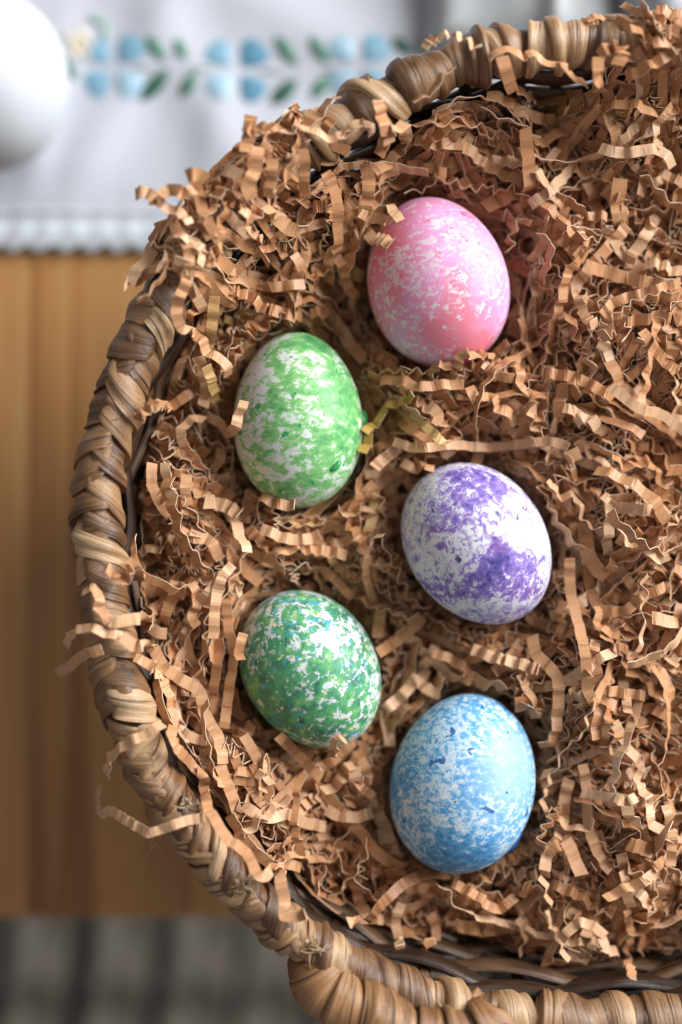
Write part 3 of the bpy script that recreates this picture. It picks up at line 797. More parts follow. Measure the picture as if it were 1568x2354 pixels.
TSTA = (0.13, 0.5, 0.87)
def stations(C, Wc, Tc, L, width, bow, skew, r_, sta=TSTA):
    """corner points (K+1) to ribbon stations: folds slightly rounded, panels slightly bowed"""
    d = np.diff(C, axis=0); Wm = 0.5 * (Wc[:-1] + Wc[1:])
    nrm = unit(np.cross(Wm, d)); P = []; W = []
    for t in sta:
        p = C[:-1] + d * t + (nrm * (bow * L)[:, None] if t == 0.5 else 0)
        w = Wc[:-1] * (1 - t) + Wc[1:] * t
        sk = skew[:-1] * (1 - t) + skew[1:] * t
        P.append(p); W.append(unit(w) + unit(d) * sk[:, None])
    P = np.stack(P, 1).reshape(-1, 3); W = np.stack(W, 1).reshape(-1, 3)
    P = np.concatenate([C[:1], P, C[-1:]]); W = np.concatenate([W[:1], W, W[-1:]])
    hw = 0.5 * width * (1 + r_.normal(0, 0.025, len(P)))
    return P, W * hw[:, None]
def ribbon(P, H, th=0.00022):
    T = unit(np.gradient(P, axis=0)); N = unit(np.cross(H, T)) * th * 0.5
    n = len(P)
    V = np.stack([P - H + N, P + H + N, P + H - N, P - H - N], 1).reshape(-1, 3)
    F = grid_faces(n, 4, False, True)
    fm = np.tile([0, 1, 0, 1], n - 1)
    F = np.concatenate([F, [[3, 2, 1, 0]], [[4 * n - 4, 4 * n - 3, 4 * n - 2, 4 * n - 1]]]); fm = np.concatenate([fm, [1, 1]])
    return V, F, fm

STRIPS = []     # dict(V,F,fm,tint,label,P)
def sheet(P, H):
    n = len(P); V = np.stack([P - H, P + H], 1).reshape(-1, 3)
    return V, grid_faces(n, 2), np.zeros(n - 1, int)
def add_strip(P, H, tint, label=None, style='wavy', thin=False):
    V, F, fm = sheet(P, H) if thin else ribbon(P, H)
    STRIPS.append(dict(V=V, F=F, fm=fm, tint=tint, label=label, P=P, H=H, style=style))

# -- traced strips lying on top: list of (spots, width mm, fold half-angle, roll, lift mm, tint, label)
HR = np.random.default_rng(21)
def trace(pts, w=5.0, fold=18, roll=0, lift=2.5, tint=None, label=None, z=None, seg=3.8, fold2=None, smoothz=True):
    pts = [tuple(p) for p in pts]
    base = []
    for i, p in enumerate(pts):
        zz = p[2] if len(p) > 2 else None
        if zz is None:
            zg = 0.125
            for _ in range(2):
                q = PX(p[0], p[1], zg); zg = float(support(q[0], q[1])); zg = (0.147 if zg < 0.1 else zg) + lift * 0.001
            zz = zg
        base.append(PX(p[0], p[1], zz))
    vb = np.array([(p[0], p[1], b_[2]) for p, b_ in zip(pts, base)])
    nv = max(40, int((len(pts) - 1) * 24))
    VP, _ = resample(catmull(vb * [1, 1, 5000], 16), nv); VP[:, 2] /= 5000
    C0 = np.array([PX(*q) for q in VP])
    # keep above what it lies on
    free = any(len(p) > 2 for p in pts)
    if not free:
        for _q in range(3):
            zs = support(C0[:, 0], C0[:, 1]); zs = np.where(zs < 0.1, 0.147, zs) + lift * 0.001 + 0.0015
            zz = zs.copy()
            for _ in range(6):
                zz = np.maximum(zs, np.convolve(np.pad(zz, 3, 'edge'), np.ones(7) / 7, 'valid'))
            for _ in range(3): zz = np.convolve(np.pad(zz, 3, 'edge'), np.ones(7) / 7, 'valid')
            C0 = np.array([PX(q[0], q[1], z_) for q, z_ in zip(VP, zz)])
    arc = np.concatenate([[0], np.cumsum(np.linalg.norm(np.diff(C0, axis=0), axis=1))]); Ltot = arc[-1]
    f2 = fold if fold2 is None else fold2
    T0 = unit(np.gradient(C0, axis=0))
    pos = 0.0; C = []; Wc = []; Tc = []; sg = 1; r0 = RAD(roll) + HR.normal(0, 0.12); ph = HR.uniform(0, 6)
    tw = HR.normal(0, 0.35)
    Ls = []; k = 0
    off = 0.0
    while pos < Ltot and k < 160:
        fr = pos / Ltot
        al = RAD(min(82, max(3, (fold * (1 - fr) + f2 * fr) * HR.uniform(0.5, 1.6) + 8)))
        L = 0.001 * seg * HR.uniform(0.55, 1.3)
        p = np.array([np.interp(pos, arc, C0[:, j]) for j in range(3)]); t = unit(np.array([np.interp(pos, arc, T0[:, j]) for j in range(3)]))
        side = unit(np.cross(t, [0, 0, 1.0])); up = np.cross(side, t)
        rr = r0 + tw * (fr - 0.5) + 0.18 * math.sin(fr * 7 + ph)
        W = math.cos(rr) * side + math.sin(rr) * up; N = np.cross(W, t)
        C.append(p + N * off); Wc.append(W); Tc.append(t); Ls.append(L)
        off = 0.5 * L * math.sin(al) * sg; sg = -sg
        pos += max(L * math.cos(al), 0.00035); k += 1
    C = np.array(C); Wc = np.array(Wc); Ls = np.array(Ls)
    if len(C) < 3: return
    seglen = np.linalg.norm(np.diff(C, axis=0), axis=1)
    bow = HR.normal(0, 0.05, len(C) - 1); skew = HR.normal(0, 0.13, len(C))
    P, H = stations(C, Wc, None, seglen, 0.00071 * w * HR.uniform(0.9, 1.12), bow, skew, HR)
    mf = max(fold, f2); st = 'pleated' if mf > 45 else ('zigzag' if mf > 27 else ('wavy' if mf > 14 else 'flat'))
    add_strip(P, H, HR.uniform(0.45, 0.88) if tint is None else tint, label, st)

Tz = trace
# centre and right
Tz([(905,1015),(960,1030),(1040,1022),(1120,1028),(1200,1020),(1270,1015),(1320,1036)], 4.6, 12, 0, 5, .8, 'long straight pale paper strip stretched between the green and purple eggs')
Tz([(1310,1282),(1312,1361),(1333,1446),(1346,1510),(1348,1545),(1350,1590),(1361,1606)], 5.2, 9, 0, 6, .72, 'long flat paper strip lying upright below the purple egg')
Tz([(1369,1610),(1350,1655),(1344,1687),(1297,1717),(1286,1751),(1262,1796),(1246,1851),(1268,1876),(1329,1906),(1370,1885)], 4, 22, 75, 6, .85, 'thin paper strip on edge zigzagging past the blue egg')
Tz([(1356,1478),(1373,1552),(1382,1616),(1373,1659),(1369,1702)], 5.3, 11, 0, 3, .65)
Tz([(1373,1393),(1380,1440),(1420,1463),(1425,1486),(1467,1520),(1529,1552),(1542,1595),(1563,1621)], 5, 20, 35, 5, .6)
Tz([(1380,1459),(1420,1495),(1442,1544),(1484,1557),(1506,1595),(1548,1606)], 4.5, 20, 45, 5, .6)
Tz([(1410,1659),(1431,1693),(1454,1734),(1474,1760),(1469,1801),(1494,1841),(1494,1886),(1529,1916),(1560,1936)], 4.5, 22, 30, 5, .9)
Tz([(1084,1490),(1134,1510),(1194,1525),(1240,1540)], 5, 44, 0, 4, .85, 'accordion pleated paper strip pointing from above the blue egg')
Tz([(1224,1460),(1234,1505),(1279,1550),(1284,1600),(1279,1660),(1269,1700),(1239,1720)], 5, 18, 10, 4, .75)
Tz([(1194,1550),(1215,1590),(1235,1630),(1270,1640)], 4, 14, 25, 2, .7)
Tz([(884,1630),(929,1595),(954,1560),(984,1585),(1015,1595)], 5, 30, 5, 3, .85, 'crinkled paper strip between the mottled green and blue eggs')
Tz([(869,1500),(934,1455),(984,1405)], 5.4, 8, 0, 1, .55)
Tz([(880,1390),(870,1440),(865,1480)], 5, 10, 0, 1, .5)
Tz([(1259,1104),(1284,1139),(1324,1144),(1339,1185),(1364,1215),(1399,1225)], 4, 26, 60, 5, .85)
Tz([(1424,1210),(1449,1250),(1484,1255),(1509,1285),(1555,1272)], 4.5, 24, 30, 6, .9)
Tz([(1379,1400),(1434,1405),(1480,1370),(1540,1345)], 5, 16, 0, 4, .7)
Tz([(1420,1235),(1470,1260),(1540,1290)], 5.5, 12, 10, 3, .5)
Tz([(874,874),(934,874),(959,889),(1004,884),(1069,884)], 5, 16, 10, 4, .7)
Tz([(839,994),(879,959),(884,934),(919,924),(954,904),(958,885)], 4.6, 26, 40, 5, 1.0, 'yellowish crinkled paper strip at the right of the splotched green egg')
Tz([(832,1040),(850,1010),(842,985)], 4.6, 16, 30, 4, 1.0)
Tz([(860,1075),(900,1040),(925,1025)], 5, 20, 0, 4, .8)
Tz([(989,864),(1014,836),(1049,849),(1059,812),(1090,819),(1119,814),(1134,831),(1164,834),(1199,854)], 4, 34, 55, 2.5, .72, 'zigzag paper strip on edge overlapping the lower end of the pink egg')
Tz([(1040,870),(1070,845),(1100,838),(1130,850),(1150,870)], 5, 50, 30, 3, .75)
Tz([(1254,859),(1309,864),(1359,884),(1416,916)], 5.2, 34, 0, 5, .62, 'evenly pleated paper strip right of the pink egg')
Tz([(1194,849),(1199,894),(1224,899),(1229,934)], 4.5, 24, 30, 4, .6)
Tz([(1079,889),(1089,919),(1129,904),(1150,940),(1195,955)], 5, 30, 30, 4, .7)
Tz([(1334,594),(1304,629),(1294,674),(1279,729),(1264,779),(1259,829)], 5, 12, 35, 5, .35)
Tz([(1564,649),(1484,674),(1414,694),(1384,729)], 5, 14, 10, 4, .72)
Tz([(1560,675),(1530,680),(1464,694),(1444,709),(1384,749)], 4.2, 30, 45, 6, .75)
Tz([(1334,679),(1339,714),(1369,749)], 5, 50, 0, 6, .85)
Tz([(1324,974),(1349,959),(1384,984)], 5.5, 40, 20, 6, .9, 'small crumpled pale paper piece right of the long straight strip')
Tz([(1384,1010),(1410,1040),(1440,1075),(1490,1060),(1530,1130)], 4.6, 26, 45, 5, .6)
Tz([(1400,830),(1440,900),(1500,960),(1560,1000)], 5, 12, 20, 3, .55)
Tz([(1475,760),(1520,820),(1560,860)], 5, 20, 0, 3, .6)
Tz([(1250,960),(1200,960),(1140,985)], 5, 18, 0, 2, .7)
Tz([(985,930),(1010,955),(1000,990)], 5, 30, 0, 3, .8)
Tz([(952,1030),(965,1005),(975,980)], 4, 30, 60, 7, .85)
# upper right
Tz([(949,235),(999,205),(1014,172),(1064,150)], 5, 12, 50, 4, .6)
Tz([(1124,135),(1169,108),(1199,132),(1234,120),(1254,148),(1294,145),(1314,175),(1369,202)], 5, 8, 40, 3, .58, 'long tan paper strip arching along the far rim of the basket')
Tz([(1154,130),(1164,165),(1179,212)], 5.6, 14, 0, 5, .6)
Tz([(1104,245),(1154,275),(1209,285),(1219,305),(1244,320)], 3.5, 10, 70, 6, .85)
Tz([(954,320),(994,330),(1054,330),(1094,360),(1134,390),(1184,410),(1214,415)], 5, 22, 10, 4, .75)
Tz([(1214,370),(1234,410),(1274,450),(1309,480)], 5.5, 8, 10, 3, .6)
Tz([(1244,465),(1284,500),(1324,540),(1379,570)], 5, 14, 30, 4, .42)
Tz([(929,445),(970,440),(1009,410),(1064,425),(1084,435),(1124,425),(1139,445),(1179,425),(1209,455),(1249,450)], 4, 32, 70, 4, .7, 'wavy paper strip on edge curving just above the pink egg')
Tz([(1379,340),(1424,352),(1484,345),(1519,345),(1549,385)], 5.2, 14, -15, 8, .9, 'pale twisted paper strip near the far right of the filling')
Tz([(1544,240),(1514,280),(1504,310),(1520,345)], 4.5, 16, 40, 6, .8)
Tz([(869,230),(879,275),(889,315),(864,370)], 5, 18, 25, 6, .7)
Tz([(839,375),(849,415),(846,450),(839,495)], 5.4, 14, 0, 5, .68, 'upright paper strip hanging left of the top of the pink egg')
Tz([(974,112),(1004,88),(1034,78),(1064,92),(1104,117)], 4.5, 48, 40, 2, .85, 'zigzag paper frill lying over the far rim')
Tz([(1376,205),(1374,165),(1376,130)], 5.5, 12, 0, 8, .68)
Tz([(1378,128),(1400,112),(1424,112),(1424,150)], 6, 66, 20, 8, .66, 'stacked accordion of paper standing up by the far rim')
Tz([(784,312),(806,305),(834,282),(860,322)], 4, 30, 60, 3, .65)
Tz([(1440,180),(1490,150),(1530,130),(1566,100)], 5.5, 22, 10, 5, .6)
Tz([(1390,250),(1450,235),(1500,260),(1560,250)], 5, 20, 20, 5, .6)
Tz([(1500,100),(1530,95),(1560,80)], 5, 30, 20, 5, .65)
Tz([(1380,240),(1410,290),(1420,340)], 5, 14, 10, 4, .6)
Tz([(880,330),(905,300),(925,290),(945,345)], 5, 54, 30, 5, .8)
Tz([(860,395),(890,380),(915,350),(955,345)], 5, 22, 20, 5, .75)
# upper left, spilling over the rim
Tz([(581,313),(619,306),(664,306),(690,284),(728,306),(760,316),(798,306),(837,278),(862,319)], 4.6, 14, 30, 3, .85, 'wavy paper strip lying along the far left rim')
Tz([(578,265),(574,297),(568,326),(565,352)], 5.4, 12, 0, 9, .65)
Tz([(560,290),(585,300),(610,290),(626,300)], 5, 40, 20, 9, .7)
Tz([(594,338),(590,367),(584,396),(571,425),(581,463)], 5.4, 14, 0, 6, .66)
Tz([(626,367),(626,406),(619,431),(619,462)], 5.4, 16, 0, 5, .68)
Tz([(696,342),(702,380),(699,431),(706,478)], 5.2, 12, 10, 5, .66)
Tz([(720,475),(745,475),(765,480)], 6, 62, 0, 4, .66)
Tz([(443,402),(456,441),(466,482),(485,521),(510,562)], 5.2, 10, 5, 5, .62)
Tz([(352,455),(376,476),(408,486),(437,511),(453,530)], 4.8, 18, 10, 8, .82)
Tz([(395,508),(414,540),(434,572),(434,614),(430,646),(415,678),(405,714),(415,749),(435,759),(465,784),(480,814),(515,829),(530,869)], 4.8, 22, 5, 5, .74, 'long crinkled paper strip tumbling down inside the left rim')
Tz([(517,386),(542,399),(565,412)], 5, 8, -20, 7, .9, 'short pale paper strip sticking up near the far left rim')
Tz([(526,434),(545,440),(560,458)], 4, 24, 20, 5, .85)
Tz([(312,(448),.157),(340,440,.160),(362,468,.158),(378,440,.159),(398,432,.160),(425,445,.158),(445,430,.158)], 5.2, 34, 10, 0, .78, 'crumpled paper strip overhanging the rim above the table')
Tz([(350,565,.140),(358,535,.146),(375,515,.150),(400,500,.155)], 5, 24, 10, 0, .6)
Tz([(430,405,.160),(455,400,.163),(485,420,.160)], 5, 30, 0, 0, .7)
Tz([(400,540),(450,560),(470,590),(455,610)], 4, 20, 40, 5, .9)
Tz([(470,545),(500,540),(515,565),(480,590),(500,612)], 4.4, 40, 40, 4, .7)
Tz([(555,480),(580,510),(610,480),(640,500),(655,480)], 4.6, 34, 40, 5, .8)
Tz([(560,520),(590,545),(610,580),(630,550)], 4.4, 26, 45, 5, .75)
Tz([(675,584),(700,629),(702,640)], 5.4, 12, 0, 3, .75)
Tz([(620,660),(680,655),(720,648)], 5.2, 14, 0, 3, .75)
Tz([(525,664),(575,685),(610,709),(650,719),(690,730)], 5.4, 60, 25, 4, .72, 'tightly pleated paper strip above the splotched green egg')
Tz([(770,570),(790,620),(800,660),(820,690)], 5, 40, 0, 3, .6)
Tz([(815,540),(836,534),(858,547),(885,554),(912,570)], 5.4, 66, 0, 2.5, .82, 'tightly pleated paper strip overlapping the left shoulder of the pink egg')
Tz([(829,487),(863,504),(897,503),(913,509)], 5, 18, 15, 5, .8)
Tz([(895,470),(908,490),(926,509)], 4.5, 6, 15, 6, .9)
# left side
Tz([(318,966),(350,934),(390,934),(425,914),(452,892)], 5.2, 64, 5, 3, .6, 'paper strip pleated like a fan beside the left rim', fold2=10)
Tz([(455,819),(470,864),(475,904),(460,946)], 5, 14, 15, 4, .75)
Tz([(425,1026),(415,989),(450,959),(480,979)], 4.8, 22, 25, 5, .82)
Tz([(562,921),(552,946),(545,976),(522,994),(497,966),(470,958)], 4.6, 20, 10, 3, .85, 'paper strip touching the left flank of the splotched green egg')
Tz([(380,1064),(385,1109),(402,1150)], 4.6, 12, -10, 6, .9)
Tz([(350,1064),(350,1114),(380,1174),(402,1190)], 5, 14, 15, 4, .75)
Tz([(430,1090),(425,1130),(435,1170)], 5, 18, 10, 4, .75)
Tz([(470,1154),(512,1159),(556,1186)], 5.8, 46, 10, 5, .92, 'crumpled pale paper strip below the splotched green egg')
Tz([(400,1210),(440,1235),(480,1240),(510,1290)], 5, 20, 10, 4, .75)
Tz([(600,1215),(650,1235),(700,1240),(760,1220)], 5, 26, 15, 4, .8)
Tz([(630,1270),(680,1260),(740,1265),(800,1275)], 5, 30, 25, 3, .75)
Tz([(320,1275),(350,1260),(385,1268)], 4.6, 16, 25, 4, .8)
Tz([(240,1308),(268,1322),(262,1345),(290,1330),(300,1290)], 4.6, 50, 40, 3, .76, 'crumpled curl of paper resting on the left rim')
Tz([(290,1290),(320,1320),(318,1350)], 5.2, 14, 0, 5, .75)
Tz([(190,1362),(212,1356),(232,1366),(226,1392),(240,1412),(262,1438)], 4.8, 48, 30, 2.5, .78, 'paper strip folded back and forth over the left rim')
Tz([(152,1485,.138),(160,1462,.145),(178,1448,.151),(205,1440,.1535),(240,1454,.1535),(290,1462,.151)], 4.6, 12, 25, 0, .82, 'curling paper strip hanging outside the left rim')
Tz([(235,1492,.1535),(205,1500,.151),(182,1512,.138),(160,1532,.118),(130,1547,.104)], 5, 14, 0, 0, .75)
Tz([(250,1430),(300,1425),(335,1420),(345,1445),(395,1460)], 5, 14, 0, 4, .82)
Tz([(280,1462),(310,1485),(350,1487),(375,1530),(415,1560),(460,1590),(470,1640),(500,1690),(515,1760)], 5, 13, 20, 5, .78, 'very long paper strip trailing from the left rim towards the mottled egg')
Tz([(310,1510),(360,1540),(390,1600),(400,1660),(395,1700),(430,1745),(465,1785),(475,1850),(500,1891),(520,1926),(565,1956),(590,2006),(606,2018),(640,1985),(700,1995)], 5, 14, 25, 4, .7, 'very long paper strip running along the inside of the near left rim')
Tz([(522,1375),(525,1440),(537,1510),(527,1585),(515,1675)], 5.2, 9, 0, 4, .7, 'long flat paper strip left of the mottled green egg')
Tz([(515,1315),(497,1370),(492,1440),(488,1492)], 5, 12, 5, 7, .8)
Tz([(405,1335),(390,1395),(375,1430)], 5, 16, 0, 3, .7)
Tz([(440,1340),(455,1380),(440,1420),(470,1450)], 4.4, 24, 40, 4, .65)
Tz([(545,1355),(560,1330),(545,1370),(575,1382)], 4, 14, 30, 4, .85)
Tz([(245,1782,.138),(255,1737,.147),(300,1705,.1525),(345,1682,.1525),(386,1654,.148)], 4.6, 10, 35, 0, .8, 'looped paper strip hooked over the near left rim')
Tz([(420,1680),(450,1700),(480,1700)], 5, 16, -10, 5, .85)
Tz([(560,1690),(590,1740),(610,1790),(600,1830)], 5.2, 12, 5, 4, .75)
Tz([(640,1690),(690,1740),(740,1790)], 5, 12, 5, 3, .7)
Tz([(590,1790),(620,1760),(600,1740),(625,1810)], 4.2, 30, 45, 6, .85)
Tz([(230,1806,.085),(228,1840,.098),(232,1872,.115),(255,1863,.134),(300,1891,.146),(350,1916,.1525),(380,1901,.153),(430,1886,.153),(480,1876,.148)], 4.8, 10, 0, 0, .85, 'pale paper strip sticking out over the near left rim')
Tz([(505,1756),(535,1831),(555,1896),(580,1936),(615,1980),(645,1978),(645,2026),(655,2066),(650,2101),(680,2106),(712,2098)], 4.8, 18, 5, 3.5, .76, 'long paper strip dropping from the filling onto the near rim')
Tz([(560,1850),(610,1880),(660,1870),(700,1890),(750,1900)], 5, 26, 15, 4, .85)
Tz([(640,1980),(690,1960),(730,1980),(780,1960)], 4.4, 24, 40, 5, .75)
Tz([(750,1860),(800,1880),(865,1865)], 5, 28, 10, 4, .85)
Tz([(752,1735),(772,1728),(768,1698),(803,1702)], 4, 16, 55, 3, .8, 'thin paper strip touching the lower tip of the mottled green egg')
Tz([(830,1745),(850,1790),(820,1800),(860,1830)], 4.6, 44, 15, 4, .75)
# bottom
Tz([(924,2076),(909,2111),(916,2151),(921,2182)], 5, 14, 0, 5, .9, 'pale paper strip pointing down towards the near rim below the blue egg')
Tz([(1309,1790),(1299,1830),(1294,1886),(1284,1926),(1259,1966),(1249,2016)], 5, 18, 0, 4, .8)
Tz([(1339,1756),(1349,1816),(1354,1906),(1384,1976),(1410,2010)], 5, 18, 0, 4, .78)
Tz([(1239,2016),(1264,2076),(1254,2106),(1284,2156),(1309,2226)], 4.2, 24, 45, 5, .85)
Tz([(1414,1831),(1439,1845),(1469,1826)], 4.6, 36, 20, 5, .9)
Tz([(1530,1850),(1545,1920),(1540,2000)], 5, 16, 10, 6, .85)
Tz([(1300,1930),(1330,1990),(1340,2030)], 6, 14, 10, 4, .75)
Tz([(1040,2030),(1100,2060),(1140,2090),(1200,2050)], 4.8, 26, 35, 5, .65)
Tz([(1430,2000),(1440,2050),(1452,2092)], 4.8, 14, 5, 5, .82)
Tz([(1290,2160),(1330,2120),(1380,2140),(1390,2180),(1430,2190)], 4.4, 30, 35, 6, .82)
Tz([(1190,2110),(1210,2150),(1190,2205)], 4.4, 18, 40, 5, .75)
Tz([(1440,2090),(1450,2150),(1440,2200),(1460,2250)], 4, 18, 50, 4, .6)
Tz([(1540,2120),(1560,2105),(1566,2090)], 5.5, 12, 0, 6, .85)
Tz([(800,2120),(840,2110),(890,2115)], 5, 24, 10, 4, .75)
Tz([(990,2100),(1005,2140),(985,2170)], 5, 30, 15, 4, .7)
Tz([(925,1062),(950,1078),(975,1066),(990,1080)], 4.6, 30, 20, 2.5, .75)
Tz([(560,1455),(548,1490),(556,1530)], 4.6, 18, 20, 2.5, .7)
Tz([(600,1140),(640,1158),(690,1162)], 4.6, 26, 20, 2.0, .65)
N_TRACED = len(STRIPS)

# -- random strips that make up the depth of the filling
def rot(v, ax, an):
    c = np.cos(an)[:, None]; s_ = np.sin(an)[:, None]
    return v * c + np.cross(ax, v) * s_ + ax * (np.sum(ax * v, 1)[:, None]) * (1 - c)
def batch(M, depth_lo, depth_hi, seed, Kmax=32, only=None, sta=TSTA):
    r = np.random.default_rng(seed)
    K = r.integers(9, Kmax, M)
    az = r.uniform(0, 2 * math.pi, M); el = r.normal(0, 0.28, M); roll = r.normal(0, 0.85, M)
    T = np.stack([np.cos(az) * np.cos(el), np.sin(az) * np.cos(el), np.sin(el)], 1)
    W = unit(np.cross(T, [0, 0, 1.0])); W = rot(W, T, roll)
    mixk = r.uniform(0, 1, M)
    al0 = np.where(mixk < .36, r.uniform(10, 27, M), np.where(mixk < .80, r.uniform(29, 55, M), r.uniform(58, 77, M)))
    lam = r.uniform(8, 22, M); ph = r.uniform(0, 6.28, M); amp = r.uniform(0, 20, M)
    L0 = r.uniform(0.0030, 0.0050, M); curl = r.normal(0, 0.07, M); twist = r.normal(0, 0.08, M); tw_sd = np.where(r.uniform(0, 1, M) < 0.25, 0.34, 0.09)
    C = np.zeros((M, Kmax + 1, 3)); WW = np.zeros((M, Kmax + 1, 3))
    p = np.zeros((M, 3)); sg = 1.0
    for k in range(Kmax + 1):
        C[:, k] = p; WW[:, k] = W
        al = np.radians(np.clip(al0 + amp * np.sin(2 * math.pi * k / lam + ph) + r.normal(0, 5, M), 3, 80))
        N = np.cross(W, T)
        L = L0 * r.uniform(0.7, 1.3, M)
        p = p + L[:, None] * (np.cos(al)[:, None] * T + sg * np.sin(al)[:, None] * N)
        sg = -sg
        T = rot(T, W, curl + r.normal(0, 0.10, M)); N = np.cross(W, T)
        a2 = r.normal(0, 0.10, M); T = rot(T, N, a2); W = rot(W, N, a2)
        W = rot(W, T, r.normal(0, 1, M) * tw_sd + twist)
        T[:, 2] *= 0.88; T = unit(T); W = unit(W - T * np.sum(T * W, 1)[:, None])
    ok_n = 0
    valid = np.arange(Kmax + 1)[None, :] <= K[:, None]
    mean = (C * valid[..., None]).sum(1) / valid.sum(1)[:, None]
    C = C - mean[:, None]
    aa = r.uniform(0, 2 * math.pi, M); rr = np.sqrt(r.uniform(0, 1, M)) * 0.99
    R = np.interp(aa, A_S, R_S) - 0.012
    cx = BC[0] + rr * R * np.cos(aa); cy = BC[1] + rr * R * np.sin(aa)
    if only is not None:
        cx, cy = only(M, r)
    C[..., 0] += cx[:, None]; C[..., 1] += cy[:, None]
    dep = r.uniform(depth_lo, depth_hi, M)
    if only is None:
        C[..., 2] = C[..., 2] * 0.75 + heap(C[..., 0], C[..., 1]) - dep[:, None]
    else:
        sup = support(C[..., 0], C[..., 1]); kern = np.ones(5) / 5
        sup = np.maximum(sup, np.stack([np.convolve(np.pad(q, 2, 'edge'), kern, 'valid') for q in sup])); sup = np.where(sup < 0.1, 0.143, sup)
        C[..., 2] = C[..., 2] * 0.6 + sup - dep[:, None]
    rad = np.hypot(C[..., 0] - BC[0], C[..., 1] - BC[1])
    Rin = rim_radius(C[..., 0], C[..., 1]) * taper(C[..., 2]) - 0.0075 - 0.003 * (C[..., 2] > 0.124)
    if only is not None: Rin = rim_radius(C[..., 0], C[..., 1]) + 0.011
    f = np.minimum(1.0, Rin / np.maximum(rad, 1e-6)); f = np.where(f < 1, f - 0.008 * r.uniform(0, 1, (M, 1)), 1.0)
    C[..., 0] = BC[0] + (C[..., 0] - BC[0]) * f; C[..., 1] = BC[1] + (C[..., 1] - BC[1]) * f
    bad = (f < 0.86) | (C[..., 2] < 0.012)
    W2 = WW * 0.0020
    for sgn in (0, -1, 1):
        Q = C + sgn * W2
        bad |= egg_inside(Q[..., 0], Q[..., 1], Q[..., 2], 0.0012)
    mid = 0.5 * (C[:, 1:] + C[:, :-1])
    bad[:, 1:] |= egg_inside(mid[..., 0], mid[..., 1], mid[..., 2], 0.0012)
    good = ~((bad & valid).any(1))
    for i in np.nonzero(good)[0]:
        k = K[i] + 1
        c = C[i, :k]; w = WW[i, :k]
        sl = np.linalg.norm(np.diff(c, axis=0), axis=1)
        P, H = stations(c, w, None, sl, np.clip(r.normal(0.0036, 0.0006), 0.0022, 0.0052), r.normal(0, 0.06, k - 1), r.normal(0, 0.16, k), r, sta)
        # near the green egg some strips get a yellow tint
        g = EGGS[1][0]; dg = math.hypot(cx[i] - g[0], cy[i] - g[1] - 0.01)
        tint = 0.97 if (dg < 0.042 and r.uniform() < 0.2) else float(np.clip(r.normal(0.62, 0.22), 0.05, 0.9))
        add_strip(P, H, tint, None, 'pleated' if al0[i] > 56 else ('zigzag' if al0[i] > 27 else 'wavy'), thin=dep[i] > 0.016)
    return good.sum()
n_deep = batch(6400, 0.012, 0.045, 101, sta=(0.16, 0.84))
n_top = batch(4300, 0.000, 0.013, 102)
n_small = batch(2400, -0.003, 0.014, 103, Kmax=14)
def spill_at(spots):
    def f(M, r):
        k = r.integers(0, len(spots), M); c = np.array([PX(a, b, 0.145)[:2] for a, b, _ in spots])[k]
        d = np.array([q for _, _, q in spots])[k] * 0.000138
        return c[:, 0] + r.normal(0, 1, M) * d, c[:, 1] + r.normal(0, 1, M) * d
    return f
n_spill = batch(150, -0.004, 0.006, 104, Kmax=17, only=spill_at([(400, 520, 26), (455, 480, 30), (520, 430, 34), (580, 375, 34), (620, 350, 26), (430, 590, 26), (1520, 130, 26), (1560, 110, 26)]))

# -- which strips show most: coarse depth buffer from above
GW, GH = 341, 512
zb = np.full(GW * GH, -1.0); ib = np.full(GW * GH, -1, int)
allP = []; allI = []
for i, s_ in enumerate(STRIPS):
    P, H = s_['P'], s_['H']
    Pm = 0.5 * (P[1:] + P[:-1]); Hm = 0.5 * (H[1:] + H[:-1])
    for base, hv in ((P, H), (Pm, Hm)):
        for f in (-0.8, -0.27, 0.27, 0.8):
            q = base + hv * f; allP.append(q); allI.append(np.full(len(q), i))
Q = np.concatenate(allP); I = np.concatenate(allI)
sc_ = 0.72 * (ZC - Q[:, 2]) / GH
px = np.floor(Q[:, 0] / sc_ + GW / 2).astype(int); py = np.floor(GH / 2 - Q[:, 1] / sc_).astype(int)
inn = (px >= 0) & (px < GW) & (py >= 0) & (py < GH)
idx = py[inn] * GW + px[inn]; zq = Q[inn, 2]; iq = I[inn]
order = np.argsort(zq)
ib[idx[order]] = iq[order]
vis = np.bincount(ib[ib >= 0], minlength=len(STRIPS))
rank = np.argsort(-vis)
single = set(range(N_TRACED))
for i in rank:
    if len(single) >= 298: break
    single.add(int(i))

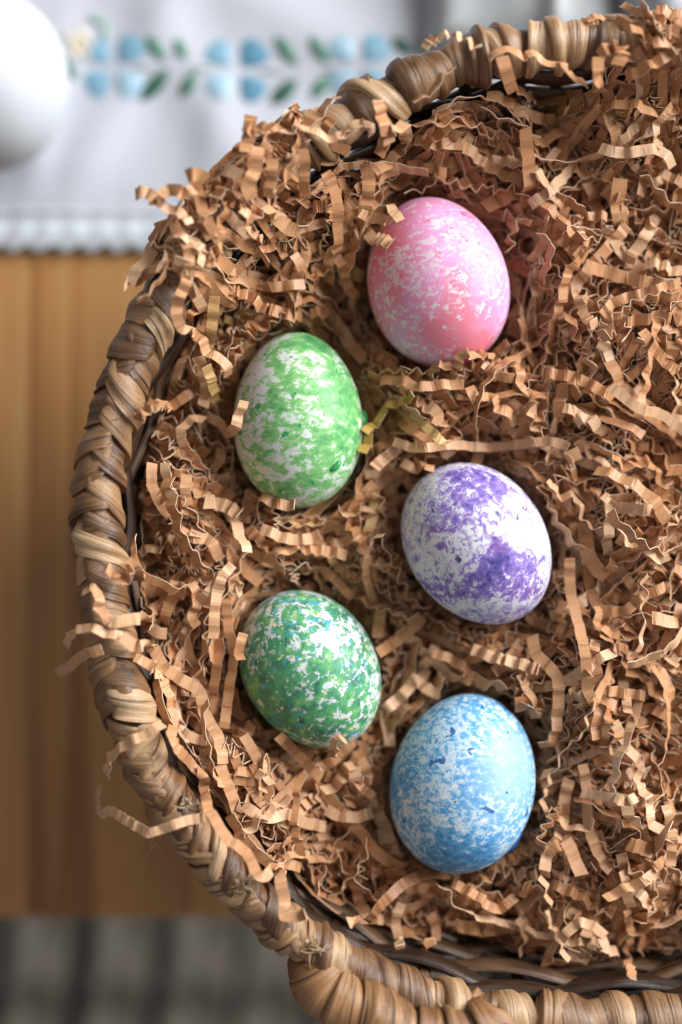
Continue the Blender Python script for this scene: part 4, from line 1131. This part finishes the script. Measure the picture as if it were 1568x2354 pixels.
ENAME = ('pink egg', 'splotched green egg', 'purple blotched egg', 'mottled green egg', 'blue egg')
def where(c):
    d = [math.hypot(c[0] - e[0][0], c[1] - e[0][1]) - 0.027 for e in EGGS]
    o_ = np.argsort(d); dr = float(rim_radius(c[0], c[1])) - math.hypot(c[0] - BC[0], c[1] - BC[1]) - 0.010
    if dr < 0.002: return 'resting on the rim nearest the ' + ENAME[o_[0]]
    if d[o_[1]] < 0.022: return 'between the %s and the %s' % tuple(ENAME[k] for k in sorted(o_[:2]))
    if d[o_[0]] < 0.016: return 'right beside the ' + ENAME[o_[0]]
    if dr < 0.030: return 'between the basket rim and the ' + ENAME[o_[0]]
    return 'in the open filling nearest the ' + ENAME[o_[0]]
def describe(s_):
    ln = float(np.linalg.norm(np.diff(s_['P'], axis=0), axis=1).sum())
    tone = 'yellowish' if s_['tint'] > 0.955 else ('pale' if s_['tint'] > 0.74 else ('tan' if s_['tint'] > 0.5 else 'brown'))
    st = {'wavy': 'wavy', 'zigzag': 'zigzag', 'pleated': 'tightly pleated', 'flat': 'nearly flat'}[s_['style']]
    return '%s %s %s paper strip %s' % ('long' if ln > 0.075 else ('short' if ln < 0.045 else 'loose'), st, tone, where(s_['P'].mean(0)))
for i in sorted(single):
    s_ = STRIPS[i]
    c = s_['P'].mean(0)
    o = link('paper_strip', mesh_np('paper_strip', s_['V'] - c, s_['F'], [M_KRAFT, M_KEDGE], s_['fm'], False, np.full(len(s_['V']), s_['tint'])), loc=c)
    if s_['label']: tag(o, s_['label'], 'paper strip')
    else:
        d_ = describe(s_); tag(o, d_, 'paper strip', d_.replace('paper strip', 'paper strips'))
Vs, Fs, Ms, Ts = [], [], [], []; off = 0
for i, s_ in enumerate(STRIPS):
    if i in single: continue
    Vs.append(s_['V']); Fs.append(s_['F'] + off); Ms.append(s_['fm']); Ts.append(np.full(len(s_['V']), s_['tint'])); off += len(s_['V'])
o = link('paper_filling', mesh_np('paper_filling', np.concatenate(Vs), np.concatenate(Fs), [M_KRAFT, M_KEDGE], np.concatenate(Ms), False, np.concatenate(Ts)))
tag(o, 'deep mass of shredded tan paper filling the basket', 'shredded paper', kind='stuff')
print('strips', len(STRIPS), 'traced', N_TRACED, 'deep', n_deep, 'top', n_top, 'spill', n_spill, 'small', n_small, 'wraps', cnt, 'tris', sum(2 * len(s_['F']) for s_ in STRIPS))
